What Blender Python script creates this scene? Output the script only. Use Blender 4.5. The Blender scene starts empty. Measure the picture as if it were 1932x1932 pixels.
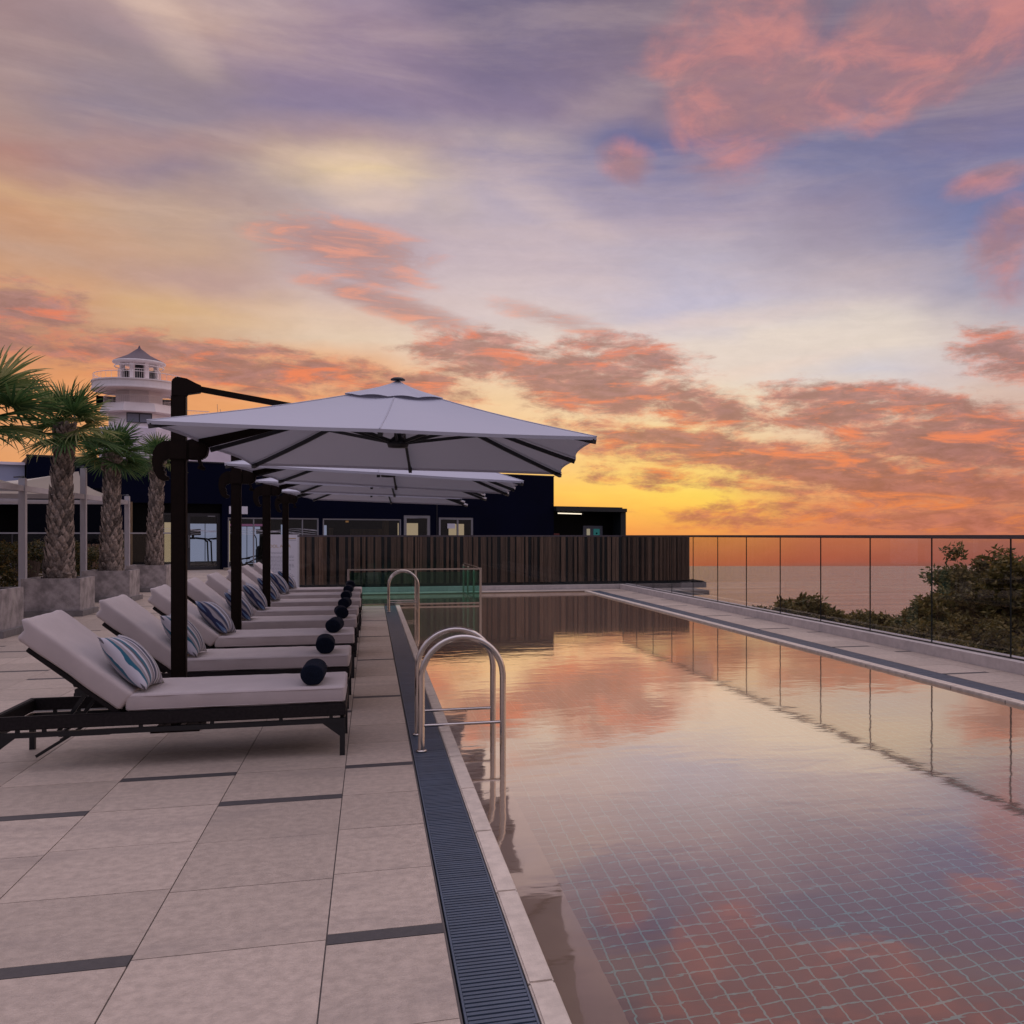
import bpy, bmesh, math, random
from mathutils import Vector, Matrix
R = math.radians
rnd = random.Random(7)
scene = bpy.context.scene
col = scene.collection

# ------------------------------------------------------------------ camera
EYE = 1.4
cam = bpy.data.objects.new('camera', bpy.data.cameras.new('camera'))
col.objects.link(cam)
cam.location = (0, 0, EYE)
cam.rotation_euler = (R(90), 0, -R(15.234))
cam.data.sensor_width = 36
cam.data.sensor_fit = 'HORIZONTAL'
cam.data.lens = 1825 / 1932 * 36
cam.data.shift_x = (966 - 1197) / 1932
cam.data.shift_y = (1010 - 966) / 1932
cam.data.clip_start = 0.05
cam.data.clip_end = 3000
scene.camera = cam

# ------------------------------------------------------------------ render / colour
scene.view_settings.view_transform = 'Standard'
scene.view_settings.look = 'None'
scene.view_settings.gamma = 1
scene.view_settings.exposure = 0.0
scene.cycles.max_bounces = 8
scene.cycles.transparent_max_bounces = 16
scene.cycles.caustics_refractive = True
scene.cycles.caustics_reflective = False
scene.cycles.sample_clamp_indirect = 4

# ------------------------------------------------------------------ sky
SKY_COLUMNS=[
 (-18.03,[(0.0,0.73,0.314,0.127),(4.98,0.753,0.328,0.127),(7.05,0.753,0.305,0.114),(9.37,0.515,0.242,0.141),(11.65,0.61,0.314,0.162),(13.65,0.515,0.296,0.195),(15.62,0.578,0.305,0.171),(16.83,0.61,0.352,0.188),(18.02,0.485,0.262,0.188),(19.43,0.429,0.223,0.188),(21.05,0.413,0.275,0.246),(22.63,0.352,0.235,0.235),(24.83,0.361,0.235,0.235)]),
 (-10.43,[(0.0,0.753,0.328,0.127),(5.36,0.776,0.352,0.141),(7.6,0.807,0.328,0.122),(10.08,0.61,0.352,0.205),(11.72,0.658,0.413,0.223),(13.34,0.515,0.328,0.283),(14.93,0.546,0.352,0.254),(16.77,0.503,0.342,0.262),(18.82,0.305,0.223,0.27),(20.08,0.392,0.254,0.254),(21.8,0.266,0.212,0.275),(24.2,0.314,0.235,0.262),(25.37,0.402,0.283,0.296),(26.51,0.503,0.342,0.305)]),
 (-1.74,[(0.0,0.791,0.305,0.091),(6.28,0.831,0.376,0.141),(8.64,0.791,0.402,0.205),(10.68,0.753,0.578,0.429),(12.41,0.716,0.527,0.413),(13.84,0.578,0.445,0.445),(15.8,0.485,0.376,0.429),(17.73,0.515,0.413,0.402),(19.08,0.776,0.578,0.361),(20.15,0.515,0.376,0.305),(21.2,0.402,0.283,0.305),(23.0,0.254,0.202,0.314),(25.5,0.275,0.205,0.305),(27.89,0.305,0.216,0.296)]),
 (7.83,[(0.0,0.807,0.283,0.07),(2.8,0.913,0.546,0.114),(4.97,0.888,0.565,0.242),(7.74,0.855,0.61,0.376),(11.37,0.776,0.644,0.546),(13.15,0.658,0.546,0.546),(15.49,0.578,0.468,0.503),(18.34,0.468,0.392,0.468),(20.55,0.305,0.262,0.376),(22.17,0.392,0.314,0.361),(24.28,0.254,0.195,0.296),(26.31,0.195,0.156,0.254),(28.76,0.171,0.141,0.231)]),
 (17.84,[(-1.82,0.61,0.162,0.08),(0.0,0.807,0.305,0.084),(1.41,0.922,0.503,0.091),(2.51,0.939,0.658,0.114),(4.69,0.913,0.61,0.205),(7.18,0.871,0.68,0.429),(9.63,0.807,0.68,0.578),(11.45,0.776,0.658,0.578),(13.84,0.527,0.491,0.61),(16.18,0.485,0.429,0.515),(18.46,0.392,0.328,0.429),(20.42,0.246,0.223,0.361),(22.59,0.144,0.15,0.305),(24.17,0.262,0.195,0.262),(26.48,0.216,0.162,0.223),(28.94,0.216,0.162,0.216)]),
 (27.69,[(-1.9,0.305,0.114,0.091),(-1.59,0.503,0.122,0.076),(0.0,0.658,0.195,0.091),(2.14,0.807,0.352,0.141),(4.59,0.839,0.515,0.283),(7.02,0.807,0.658,0.515),(8.82,0.658,0.604,0.631),(10.61,0.791,0.672,0.578),(12.37,0.73,0.631,0.565),(14.12,0.503,0.434,0.491),(16.4,0.402,0.342,0.413),(18.63,0.305,0.254,0.352),(20.8,0.195,0.195,0.337),(23.43,0.175,0.165,0.287),(25.96,0.188,0.15,0.231),(28.39,0.188,0.15,0.223)]),
 (37.17,[(-1.8,0.262,0.098,0.084),(-1.51,0.352,0.098,0.076),(0.0,0.429,0.141,0.102),(2.33,0.578,0.262,0.156),(4.65,0.61,0.352,0.262),(7.81,0.68,0.485,0.402),(10.09,0.61,0.527,0.546),(11.49,0.61,0.515,0.503),(12.88,0.445,0.392,0.456),(14.53,0.305,0.296,0.413),(16.69,0.205,0.223,0.392),(19.07,0.175,0.195,0.361),(21.88,0.195,0.175,0.314),(24.34,0.188,0.15,0.242),(27.17,0.216,0.162,0.242)]),
]
CLOUDS_LOW=[(-7.56,9.18,8.0,1.22,4,1),(0.59,8.74,5.0,0.91,6,0.8),(-15.31,9.51,3.49,0.7,3,0.8),(-17.14,11.13,2.46,1.19,4,0.8),(6.45,10.49,3.68,1.3,3,1),(12.82,8.87,5.95,1.73,9,1.15),(18.15,7.64,4.38,1.19,10,0.9),(15.01,10.61,3.77,0.88,10,0.95),(28.88,7.28,5.63,1.37,6,1.1),(33.52,5.35,7.08,2.09,8,1.25),(19.4,5.0,8.12,1.06,7,1.05),(26.48,3.84,6.95,1.48,6,1.2),(32.95,2.54,7.41,1.64,3,1.1),(36.71,9.84,2.99,1.23,10,1),(18.15,3.29,4.7,0.5,3,0.45),(24.66,1.08,6.72,0.68,0,0.75),(34.92,0.74,6.12,0.89,0,0.8),(22.2,6.82,3.4,0.75,6,0.7)]
CLOUDS_MID=[(-1.45,15.96,4.32,1.26,6,1),(0.0,14.58,2.63,0.67,6,0.7),(1.32,12.94,4.73,0.67,14,0.95),(10.32,12.62,2.8,0.44,12,0.45),(12.19,12.05,2.5,0.31,12,0.35)]
CLOUDS_HIGH=[(20.49,23.71,2.96,2.97,35,1.1),(22.2,26.08,4.64,3.12,0,0.9),(25.27,24.0,5.18,1.85,-18,1.1),(29.47,25.8,7.67,2.28,-22,1.15),(34.36,26.66,6.17,2.37,-12,1.2),(32.09,24.4,4.03,1.35,-25,1.0),(14.79,21.12,1.32,0.94,5,0.75),(18.15,22.26,0.69,1.07,-30,0.6),(35.34,19.15,1.52,0.59,-12,0.5),(36.85,17.0,0.81,0.41,0,0.8),(36.44,15.15,1.36,1.76,0,0.5)]
CLOUDS_CREAM=[(-0.29,18.89,2.77,1.09,3,1),(-10.94,25.62,3.03,1.13,35,0.6),(10.32,18.56,3.43,0.69,20,0.35),(12.19,23.25,5.95,1.07,-24,0.25),(-2.31,20.35,4.85,0.66,-10,0.35),(22.2,9.57,6.81,0.37,-9,0.55),(20.96,12.6,6.22,0.5,-4,0.45)]

# the part of the sky the photograph does not show: lavender dusk, brightened overhead and dimmed low behind to shape the light
OVERHEAD = [(34, .48, .42, .52), (45, .90, .78, .88), (60, 1.36, 1.18, 1.30)]
BEHIND = [(-3, .10, .09, .10), (3, .17, .14, .16), (10, .22, .19, .24), (20, .28, .26, .34), (34, .48, .45, .60), (60, .98, .92, 1.18)]

def nd(nt, t, **kw):
    n = nt.nodes.new(t)
    for k, v in kw.items():
        if k == 'inp':
            for kk, vv in v.items():
                n.inputs[kk].default_value = vv
        else:
            setattr(n, k, v)
    return n

def math_(nt, op, a, b=None, c=None, clamp=False):
    n = nt.nodes.new('ShaderNodeMath'); n.operation = op; n.use_clamp = clamp
    for i, v in enumerate((a, b, c)):
        if v is None: continue
        if isinstance(v, (int, float)): n.inputs[i].default_value = v
        else: nt.links.new(v, n.inputs[i])
    return n.outputs[0]

def smooth(nt, v, lo, hi, a=0.0, b=1.0):
    n = nt.nodes.new('ShaderNodeMapRange'); n.interpolation_type = 'SMOOTHSTEP'
    n.inputs['From Min'].default_value = lo; n.inputs['From Max'].default_value = hi
    n.inputs['To Min'].default_value = a; n.inputs['To Max'].default_value = b
    nt.links.new(v, n.inputs['Value']); return n.outputs['Result']

def mixc(nt, f, a, b, mode='MIX'):
    n = nt.nodes.new('ShaderNodeMix'); n.data_type = 'RGBA'; n.blend_type = mode
    for sock, v in ((n.inputs[0], f), (n.inputs[6], a), (n.inputs[7], b)):
        if isinstance(v, (int, float)): sock.default_value = v
        elif isinstance(v, tuple): sock.default_value = v if len(v) == 4 else (*v, 1)
        else: nt.links.new(v, sock)
    return n.outputs[2]

def ramp(nt, v, stops, interp='LINEAR'):
    n = nt.nodes.new('ShaderNodeValToRGB'); cr = n.color_ramp; cr.interpolation = interp
    while len(cr.elements) > 1: cr.elements.remove(cr.elements[0])
    for i, (p, c) in enumerate(stops):
        e = cr.elements[0] if i == 0 else cr.elements.new(p)
        e.position = p; e.color = (*c, 1) if len(c) == 3 else c
    if v is not None: nt.links.new(v, n.inputs[0])
    return n.outputs[0]

def noise(nt, vec, scale, detail=4, rough=.5, dist=0.0, color=False):
    n = nt.nodes.new('ShaderNodeTexNoise')
    n.inputs['Scale'].default_value = scale; n.inputs['Detail'].default_value = detail
    n.inputs['Roughness'].default_value = rough; n.inputs['Distortion'].default_value = dist
    if vec is not None: nt.links.new(vec, n.inputs['Vector'])
    return n.outputs['Color' if color else 'Fac']

world = bpy.data.worlds.new('World'); scene.world = world; world.use_nodes = True
nt = world.node_tree; nt.nodes.clear()
tc = nd(nt, 'ShaderNodeTexCoord')
sep = nd(nt, 'ShaderNodeSeparateXYZ'); nt.links.new(tc.outputs['Generated'], sep.inputs[0])
az = math_(nt, 'MULTIPLY', math_(nt, 'ARCTAN2', sep.outputs[0], sep.outputs[1]), 57.29578)
el = math_(nt, 'MULTIPLY', math_(nt, 'ARCSINE', sep.outputs[2]), 57.29578)
comb = nd(nt, 'ShaderNodeCombineXYZ'); nt.links.new(az, comb.inputs[0]); nt.links.new(el, comb.inputs[1])
AE = comb.outputs[0]
def stretched(sx, sy, rot=0.0):
    m = nd(nt, 'ShaderNodeMapping'); m.inputs['Scale'].default_value = (sx, sy, 1); m.inputs['Rotation'].default_value = (0, 0, rot)
    nt.links.new(AE, m.inputs[0]); return m.outputs[0]
# broad drifts that bend the colour bands
w1 = noise(nt, stretched(.05, .12, R(8)), 1.0, 5, .55, color=True)
sw = nd(nt, 'ShaderNodeSeparateXYZ'); nt.links.new(w1, sw.inputs[0])
amp_el = smooth(nt, el, 0, 12, .6, 7.0)
azw = math_(nt, 'ADD', az, math_(nt, 'MULTIPLY', math_(nt, 'SUBTRACT', sw.outputs[0], .5), 16))
elw = math_(nt, 'ADD', el, math_(nt, 'MULTIPLY', math_(nt, 'SUBTRACT', sw.outputs[1], .5), amp_el))
eln = math_(nt, 'DIVIDE', math_(nt, 'ADD', elw, 3), 63)
C = None
prev = None
for a, st in SKY_COLUMNS:
    top = st[-1][0]
    stops = [((e + 3) / 63, (r, g, b)) for e, r, g, b in st] + [((e + 3) / 63, (r, g, b)) for e, r, g, b in OVERHEAD]
    c = ramp(nt, eln, stops)
    C = c if C is None else mixc(nt, smooth(nt, azw, prev, a), C, c)
    prev = a
side = ramp(nt, eln, [(0, (.55, .34, .28)), (.10, (.80, .52, .42)), (.25, (.95, .68, .58)), (.5, (.90, .70, .66)), (.8, (1.0, .88, .95)), (1, (1.2, 1.06, 1.22))])  # bright warm sky added out of view as fill light from the right
C = mixc(nt, smooth(nt, az, 46, 78), C, side)
back = ramp(nt, eln, [((e + 3) / 63, (r, g, b)) for e, r, g, b in BEHIND])
fb = math_(nt, 'MAXIMUM', smooth(nt, az, 92, 140), math_(nt, 'SUBTRACT', 1, smooth(nt, az, -62, -22)))
C = mixc(nt, fb, C, back)
# fine cirrus fibres
fib = noise(nt, stretched(.045, .34, R(-14)), 1.0, 8, .62, .6)
fib2 = noise(nt, stretched(.05, .30, R(16)), 1.0, 7, .6, .8)
fm = smooth(nt, math_(nt, 'MULTIPLY', fib, fib2), .18, .40)
C = mixc(nt, math_(nt, 'MULTIPLY', fm, smooth(nt, el, 2, 10, .05, .20)), C, (.70, .52, .46))
dk = smooth(nt, fib2, .56, .40)
C = mixc(nt, math_(nt, 'MULTIPLY', dk, smooth(nt, el, 2, 12, .0, .07)), C, (.20, .18, .30))

puff = noise(nt, stretched(.30, .88, R(5)), 1.0, 10, .68, .25)
puffh = noise(nt, stretched(.15, .27, R(-20)), 1.0, 9, .60, .7)
puff2 = noise(nt, stretched(.42, 1.4, R(5)), 1.3, 7, .66, .5)
warm = noise(nt, stretched(.20, 1.0, R(4)), 1.1, 8, .66, .5)

def cloud_mask(cl, amp, lo, hi, nz):
    acc = None
    for a, e, ha, he, tilt, w in cl:
        m = nd(nt, 'ShaderNodeMapping', vector_type='TEXTURE')
        m.inputs['Location'].default_value = (a, e, 0)
        m.inputs['Rotation'].default_value = (0, 0, -R(tilt))
        m.inputs['Scale'].default_value = (ha * 1.15, he * 1.15, 1)
        nt.links.new(AE, m.inputs[0])
        d = nd(nt, 'ShaderNodeVectorMath', operation='DOT_PRODUCT')
        nt.links.new(m.outputs[0], d.inputs[0]); nt.links.new(m.outputs[0], d.inputs[1])
        v = math_(nt, 'MULTIPLY_ADD', d.outputs['Value'], -w, w)
        acc = v if acc is None else math_(nt, 'MAXIMUM', acc, v)
    v = math_(nt, 'ADD', math_(nt, 'MAXIMUM', acc, -2.0), math_(nt, 'MULTIPLY', math_(nt, 'SUBTRACT', nz, .5), amp))
    return smooth(nt, v, lo, hi), v
# cream glows
mk, _ = cloud_mask(CLOUDS_CREAM, 1.6, -.3, .9, fib2)
C = mixc(nt, math_(nt, 'MULTIPLY', mk, .32), C, (.86, .63, .50))
# high pink clouds
mk, mv = cloud_mask(CLOUDS_HIGH, 3.6, -.75, 1.05, puffh)
pk = mixc(nt, smooth(nt, noise(nt, stretched(.22, .40, R(-25)), 1.0, 7, .6, .6), .40, .64), (.40, .205, .215), (.66, .26, .225))
pk = mixc(nt, smooth(nt, puff, .35, .62, 0, .5), pk, mixc(nt, 1.0, pk, (.72, .78, .98), 'MULTIPLY'))
C = mixc(nt, math_(nt, 'MULTIPLY', mk, .80), C, pk)
# rosy mid clouds
mk, mv = cloud_mask(CLOUDS_MID, 2.6, -.5, 1.0, warm)
ms = mixc(nt, smooth(nt, warm, .44, .62), (.42, .235, .22), (.76, .30, .20))
C = mixc(nt, math_(nt, 'MULTIPLY', mk, .80), C, ms)
# low sunset clouds, mauve in the body and orange where the sun still reaches them
mk, mv = cloud_mask(CLOUDS_LOW, 4.8, -.55, .85, puff)
glow = ramp(nt, math_(nt, 'DIVIDE', el, 14), [(0, (.74, .22, .065)), (.35, (.82, .21, .085)), (.7, (.80, .205, .10)), (1, (.62, .20, .15))])
body = ramp(nt, math_(nt, 'DIVIDE', el, 14), [(0, (.46, .150, .085)), (.3, (.34, .135, .105)), (.7, (.34, .165, .135)), (1, (.40, .22, .19))])
edge = smooth(nt, mv, 1.1, -.2)
gf = math_(nt, 'MULTIPLY', smooth(nt, warm, .48, .66), 1.0)
gf = math_(nt, 'MAXIMUM', gf, math_(nt, 'MULTIPLY', math_(nt, 'MULTIPLY', edge, smooth(nt, puff2, .44, .60)), .8), clamp=True)
body = mixc(nt, smooth(nt, puff2, .36, .64, 0, .55), body, mixc(nt, 1.0, body, (1.45, 1.50, 1.75), 'MULTIPLY'))
body = mixc(nt, smooth(nt, mv, .6, 2.0, 0, .55), body, mixc(nt, 1.0, body, (.62, .60, .70), 'MULTIPLY'))
C = mixc(nt, math_(nt, 'MULTIPLY', mk, .90), C, mixc(nt, gf, body, glow))
# fine grain of thin cloud over the whole sky
gr = noise(nt, stretched(.55, 1.5, R(-6)), 1.0, 6, .7, .4)
gv = smooth(nt, gr, .25, .75, .965, 1.035)
gc = nd(nt, 'ShaderNodeCombineColor'); [nt.links.new(gv, gc.inputs[i]) for i in range(3)]
C = mixc(nt, 1.0, C, gc.outputs[0], 'MULTIPLY')

# a faint share of the physical twilight sky
phys = nd(nt, 'ShaderNodeTexSky', sky_type='NISHITA', sun_disc=False)
phys.sun_elevation = R(1.4); phys.sun_rotation = R(8)
bg1 = nd(nt, 'ShaderNodeBackground'); nt.links.new(C, bg1.inputs[0]); bg1.inputs[1].default_value = 1.0
bg2 = nd(nt, 'ShaderNodeBackground'); nt.links.new(phys.outputs[0], bg2.inputs[0]); bg2.inputs[1].default_value = 0.004
ad = nd(nt, 'ShaderNodeAddShader'); nt.links.new(bg1.outputs[0], ad.inputs[0]); nt.links.new(bg2.outputs[0], ad.inputs[1])
wo = nd(nt, 'ShaderNodeOutputWorld'); nt.links.new(ad.outputs[0], wo.inputs[0])
world.cycles.sampling_method = 'MANUAL'; world.cycles.sample_map_resolution = 512

# ------------------------------------------------------------------ sun, already on the horizon behind the clouds
sl = bpy.data.lights.new('sun', 'SUN'); sl.energy = 0.5; sl.angle = R(4); sl.color = (1.0, .62, .34)
sun = bpy.data.objects.new('sun', sl); col.objects.link(sun)
sd = Vector((math.sin(R(8)) * math.cos(R(1.4)), math.cos(R(8)) * math.cos(R(1.4)), math.sin(R(1.4))))
sun.rotation_euler = sd.to_track_quat('Z', 'Y').to_euler()

# ------------------------------------------------------------------ helpers
def link(o, parent=None):
    col.objects.link(o)
    if parent: o.parent = parent
    return o

def tag(o, label=None, cat=None, group=None, kind=None):
    if label: o['label'] = label
    if cat: o['category'] = cat
    if group: o['group'] = group
    if kind: o['kind'] = kind
    return o

def empty(name, loc=(0, 0, 0), rz=0.0):
    o = bpy.data.objects.new(name, None); col.objects.link(o)
    o.location = loc; o.rotation_euler = (0, 0, rz); o.empty_display_size = .1
    return o

class MB:
    """collects shapes and builds them as one mesh object"""
    def __init__(s): s.v = []; s.f = []; s.m = []; s.sm = []
    def add(s, vs, fs, mi=0, smooth=False):
        o = len(s.v); s.v += [tuple(p) for p in vs]
        for f in fs: s.f.append(tuple(i + o for i in f)); s.m.append(mi); s.sm.append(smooth)
    def box(s, x0, x1, y0, y1, z0, z1, mi=0, skip=''):
        vs = [(x0, y0, z0), (x1, y0, z0), (x1, y1, z0), (x0, y1, z0), (x0, y0, z1), (x1, y0, z1), (x1, y1, z1), (x0, y1, z1)]
        fs = {'b': (0, 3, 2, 1), 't': (4, 5, 6, 7), 'f': (0, 1, 5, 4), 'r': (1, 2, 6, 5), 'k': (2, 3, 7, 6), 'l': (3, 0, 4, 7)}
        s.add(vs, [f for k, f in fs.items() if k not in skip], mi)
    def bar(s, p, q, w, h, mi=0, up=(0, 0, 1)):
        p = Vector(p); q = Vector(q); d = (q - p).normalized(); u = Vector(up)
        a = d.cross(u)
        if a.length < 1e-4: a = d.cross(Vector((1, 0, 0)))
        a.normalize(); b = a.cross(d).normalized()
        vs = []
        for c in (p, q):
            for i, j in ((-1, -1), (1, -1), (1, 1), (-1, 1)): vs.append(c + a * (i * w / 2) + b * (j * h / 2))
        s.add(vs, [(0, 1, 2, 3), (7, 6, 5, 4), (0, 4, 5, 1), (1, 5, 6, 2), (2, 6, 7, 3), (3, 7, 4, 0)], mi)
    def tube(s, pts, r, n=10, mi=0, cap=True):
        pts = [Vector(p) for p in pts]; rs = r if isinstance(r, (list, tuple)) else [r] * len(pts)
        t0 = (pts[1] - pts[0]).normalized(); a = t0.cross(Vector((.13, .27, .95)))
        a.normalize(); vs = []
        for i, p in enumerate(pts):
            if i == 0: t = t0
            elif i == len(pts) - 1: t = (pts[-1] - pts[-2]).normalized()
            else: t = ((pts[i + 1] - p).normalized() + (p - pts[i - 1]).normalized()).normalized()
            a = (a - t * a.dot(t)).normalized(); b = t.cross(a)
            for k in range(n):
                an = 2 * math.pi * k / n
                vs.append(p + (a * math.cos(an) + b * math.sin(an)) * rs[i])
        fs = []
        for i in range(len(pts) - 1):
            for k in range(n):
                k2 = (k + 1) % n
                fs.append((i * n + k, i * n + k2, (i + 1) * n + k2, (i + 1) * n + k))
        s.add(vs, fs, mi, True)
        if cap:
            s.add(vs[:n], [tuple(range(n - 1, -1, -1))], mi); s.add(vs[-n:], [tuple(range(n))], mi)
    def lathe(s, prof, n=32, mi=0, cx=0, cy=0, smooth=True, a0=0.0):
        vs = []
        for r, z in prof:
            for k in range(n):
                an = a0 + 2 * math.pi * k / n; vs.append((cx + r * math.cos(an), cy + r * math.sin(an), z))
        fs = []
        for i in range(len(prof) - 1):
            for k in range(n):
                k2 = (k + 1) % n; fs.append((i * n + k, i * n + k2, (i + 1) * n + k2, (i + 1) * n + k))
        s.add(vs, fs, mi, smooth)
    def prism(s, poly, a, b, axis='y', mi=0):
        # poly in the two remaining axes, extruded from a to b along axis
        def P(u, v, w):
            return {'y': (u, w, v), 'x': (w, u, v), 'z': (u, v, w)}[axis]
        n = len(poly); vs = [P(u, v, a) for u, v in poly] + [P(u, v, b) for u, v in poly]
        fs = [tuple(range(n - 1, -1, -1)), tuple(range(n, 2 * n))] + [(i, (i + 1) % n, n + (i + 1) % n, n + i) for i in range(n)]
        s.add(vs, fs, mi)
    def build(s, name, mats, parent=None, bevel=0.0, loc=None, seg=2):
        me = bpy.data.meshes.new(name); me.from_pydata(s.v, [], s.f)
        mats = mats if isinstance(mats, (list, tuple)) else [mats]
        for m in mats: me.materials.append(m)
        me.polygons.foreach_set('material_index', s.m); me.polygons.foreach_set('use_smooth', s.sm)
        me.update()
        bm = bmesh.new(); bm.from_mesh(me); bmesh.ops.recalc_face_normals(bm, faces=bm.faces)
        if bevel:
            bmesh.ops.bevel(bm, geom=[e for e in bm.edges if len(e.link_faces) == 2 and e.calc_face_angle(0) > .6], offset=bevel, segments=seg, affect='EDGES', clamp_overlap=True)
        bm.to_mesh(me); bm.free()
        o = bpy.data.objects.new(name, me); link(o, parent)
        if loc: o.location = loc
        return o

def arc_pts(cx, cz, r, a0, a1, n, y=0):
    return [(cx + r * math.cos(R(a0 + (a1 - a0) * i / n)), y, cz + r * math.sin(R(a0 + (a1 - a0) * i / n))) for i in range(n + 1)]

# ------------------------------------------------------------------ materials
MAT = {}
def mat(name, base, rough=.6, metal=0.0, spec=.5, var=0.0, vscale=6.0, bump=0.0, bscale=60.0, island=0.0, stretch=None, emit=None, es=0.0, coord='Object', stain=None, sheen=0.0):
    m = bpy.data.materials.new(name); m.use_nodes = True; t = m.node_tree; b = t.nodes['Principled BSDF']
    b.inputs['Roughness'].default_value = rough; b.inputs['Metallic'].default_value = metal
    b.inputs['Specular IOR Level'].default_value = spec
    if sheen: b.inputs['Sheen Weight'].default_value = sheen
    tcn = nd(t, 'ShaderNodeTexCoord'); v = tcn.outputs[coord]
    if stretch:
        mp = nd(t, 'ShaderNodeMapping'); mp.inputs['Scale'].default_value = stretch; t.links.new(v, mp.inputs[0]); v = mp.outputs[0]
    c = (*base, 1)
    if var:
        n = noise(t, v, vscale, 6, .6)
        f = smooth(t, n, .3, .7, 1 - var, 1 + var)
        cmb = nd(t, 'ShaderNodeCombineColor'); [t.links.new(f, cmb.inputs[i]) for i in range(3)]
        c = mixc(t, 1.0, c, cmb.outputs[0], 'MULTIPLY')
    if island:
        g = nd(t, 'ShaderNodeNewGeometry')
        f = nd(t, 'ShaderNodeMapRange'); t.links.new(g.outputs['Random Per Island'], f.inputs[0])
        f.inputs['To Min'].default_value = 1 - island; f.inputs['To Max'].default_value = 1 + island
        cmb = nd(t, 'ShaderNodeCombineColor'); [t.links.new(f.outputs[0], cmb.inputs[i]) for i in range(3)]
        c = mixc(t, 1.0, c, cmb.outputs[0], 'MULTIPLY')
    if stain:
        sc, amt, scol = stain
        mp = nd(t, 'ShaderNodeMapping'); mp.inputs['Scale'].default_value = sc; t.links.new(tcn.outputs[coord], mp.inputs[0])
        n = noise(t, mp.outputs[0], 1.0, 6, .65, .3)
        c = mixc(t, smooth(t, n, .5, .72, 0, amt), c, scol)
    if isinstance(c, tuple): b.inputs['Base Color'].default_value = c
    else: t.links.new(c, b.inputs['Base Color'])
    if bump:
        n = noise(t, v, bscale, 5, .6)
        bp = nd(t, 'ShaderNodeBump'); bp.inputs['Strength'].default_value = bump; bp.inputs['Distance'].default_value = .01
        t.links.new(n, bp.inputs['Height']); t.links.new(bp.outputs[0], b.inputs['Normal'])
    if emit:
        b.inputs['Emission Color'].default_value = (*emit, 1); b.inputs['Emission Strength'].default_value = es
    MAT[name] = m; return m

def glass(name, tint=(.93, .96, .95), rough=0.0, ior=1.45, refl=1.0):
    m = bpy.data.materials.new(name); m.use_nodes = True; t = m.node_tree; t.nodes.clear()
    o = nd(t, 'ShaderNodeOutputMaterial'); tr = nd(t, 'ShaderNodeBsdfTransparent'); tr.inputs[0].default_value = (*tint, 1)
    gl = nd(t, 'ShaderNodeBsdfGlossy'); gl.inputs['Roughness'].default_value = rough; gl.inputs[0].default_value = (refl, refl, refl, 1)
    lw = nd(t, 'ShaderNodeLayerWeight'); r0 = ((ior - 1) / (ior + 1)) ** 2
    fr = math_(t, 'MULTIPLY_ADD', math_(t, 'POWER', lw.outputs['Facing'], 5.0), (1 - r0) * .9, r0)
    mx = nd(t, 'ShaderNodeMixShader'); t.links.new(fr, mx.inputs[0]); t.links.new(tr.outputs[0], mx.inputs[1]); t.links.new(gl.outputs[0], mx.inputs[2])
    t.links.new(mx.outputs[0], o.inputs[0]); MAT[name] = m; return m

mat('tile', (.435, .35, .29), rough=.38, var=.14, vscale=22, bump=.5, bscale=110, island=.12, stain=((.9, 2.6, 1), .5, (.27, .220, .195)))
mat('tile_dark', (.050, .044, .046), rough=.6, var=.12, vscale=30, bump=.2)
mat('grout', (.10, .085, .08), rough=.9)
mat('grate', (.060, .082, .120), rough=.42, var=.12, vscale=5)
mat('grate_gap', (.006, .008, .011), rough=.9)
mat('coping', (.58, .49, .41), rough=.6, var=.12, vscale=14, bump=.35, bscale=160, island=.05)
mat('kerb', (.50, .44, .42), rough=.75, var=.10, vscale=8, bump=.3, bscale=120, island=.05)
mat('kerb_cap', (.42, .40, .45), rough=.5, var=.06, vscale=6)
mat('rail_metal', (.10, .085, .10), rough=.38, metal=.55, var=.08)
mat('glass_edge', (.012, .016, .015), rough=.3)
glass('clear_glass', (.90, .90, .88), ior=1.30)
glass('green_glass', (.56, .86, .78), ior=1.45)
glass('window_glass', (.85, .86, .86), ior=1.5)
mat('pool_ledge', (.30, .205, .14), rough=.6, var=.1)
mat('steel', (.62, .55, .50), rough=.16, metal=1.0, bump=.02, bscale=30)
mat('wicker', (.012, .009, .010), rough=.6, spec=.2, var=.35, vscale=60)
mat('black_steel', (.008, .008, .010), rough=.4, spec=.4)
mat('cushion', (.445, .38, .375), rough=.85, var=.05, vscale=5, bump=.25, bscale=220, sheen=.2)
mat('towel', (.010, .014, .028), rough=.95, spec=.1, var=.25, vscale=120, bump=.9, bscale=420)
mat('bronze', (.0085, .0040, .0025), rough=.55, spec=.12, var=.15, vscale=20)
mat('rib', (.012, .014, .018), rough=.5)
mat('concrete', (.30, .265, .265), rough=.8, var=.40, vscale=4.5, bump=.6, bscale=40, stain=((5, 5, 1.6), .75, (.42, .38, .36)))
mat('concrete_dark', (.18, .165, .165), rough=.85, var=.25, vscale=4, bump=.4, bscale=40)
mat('soil', (.03, .022, .016), rough=1.0, bump=1, bscale=40)
mat('palm_bark', (.225, .180, .155), rough=.9, var=.40, vscale=30, island=.65, bump=.5, bscale=90)
mat('palm_fibre', (.12, .085, .06), rough=.95, island=.35)
mat('pergola', (.46, .44, .48), rough=.5, var=.04)
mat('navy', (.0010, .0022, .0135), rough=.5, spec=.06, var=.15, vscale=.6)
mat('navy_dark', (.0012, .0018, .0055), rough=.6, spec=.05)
mat('black', (.0012, .0012, .0015), rough=.7, spec=.1)
mat('annex', (.006, .010, .014), rough=.6, var=.2)
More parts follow.
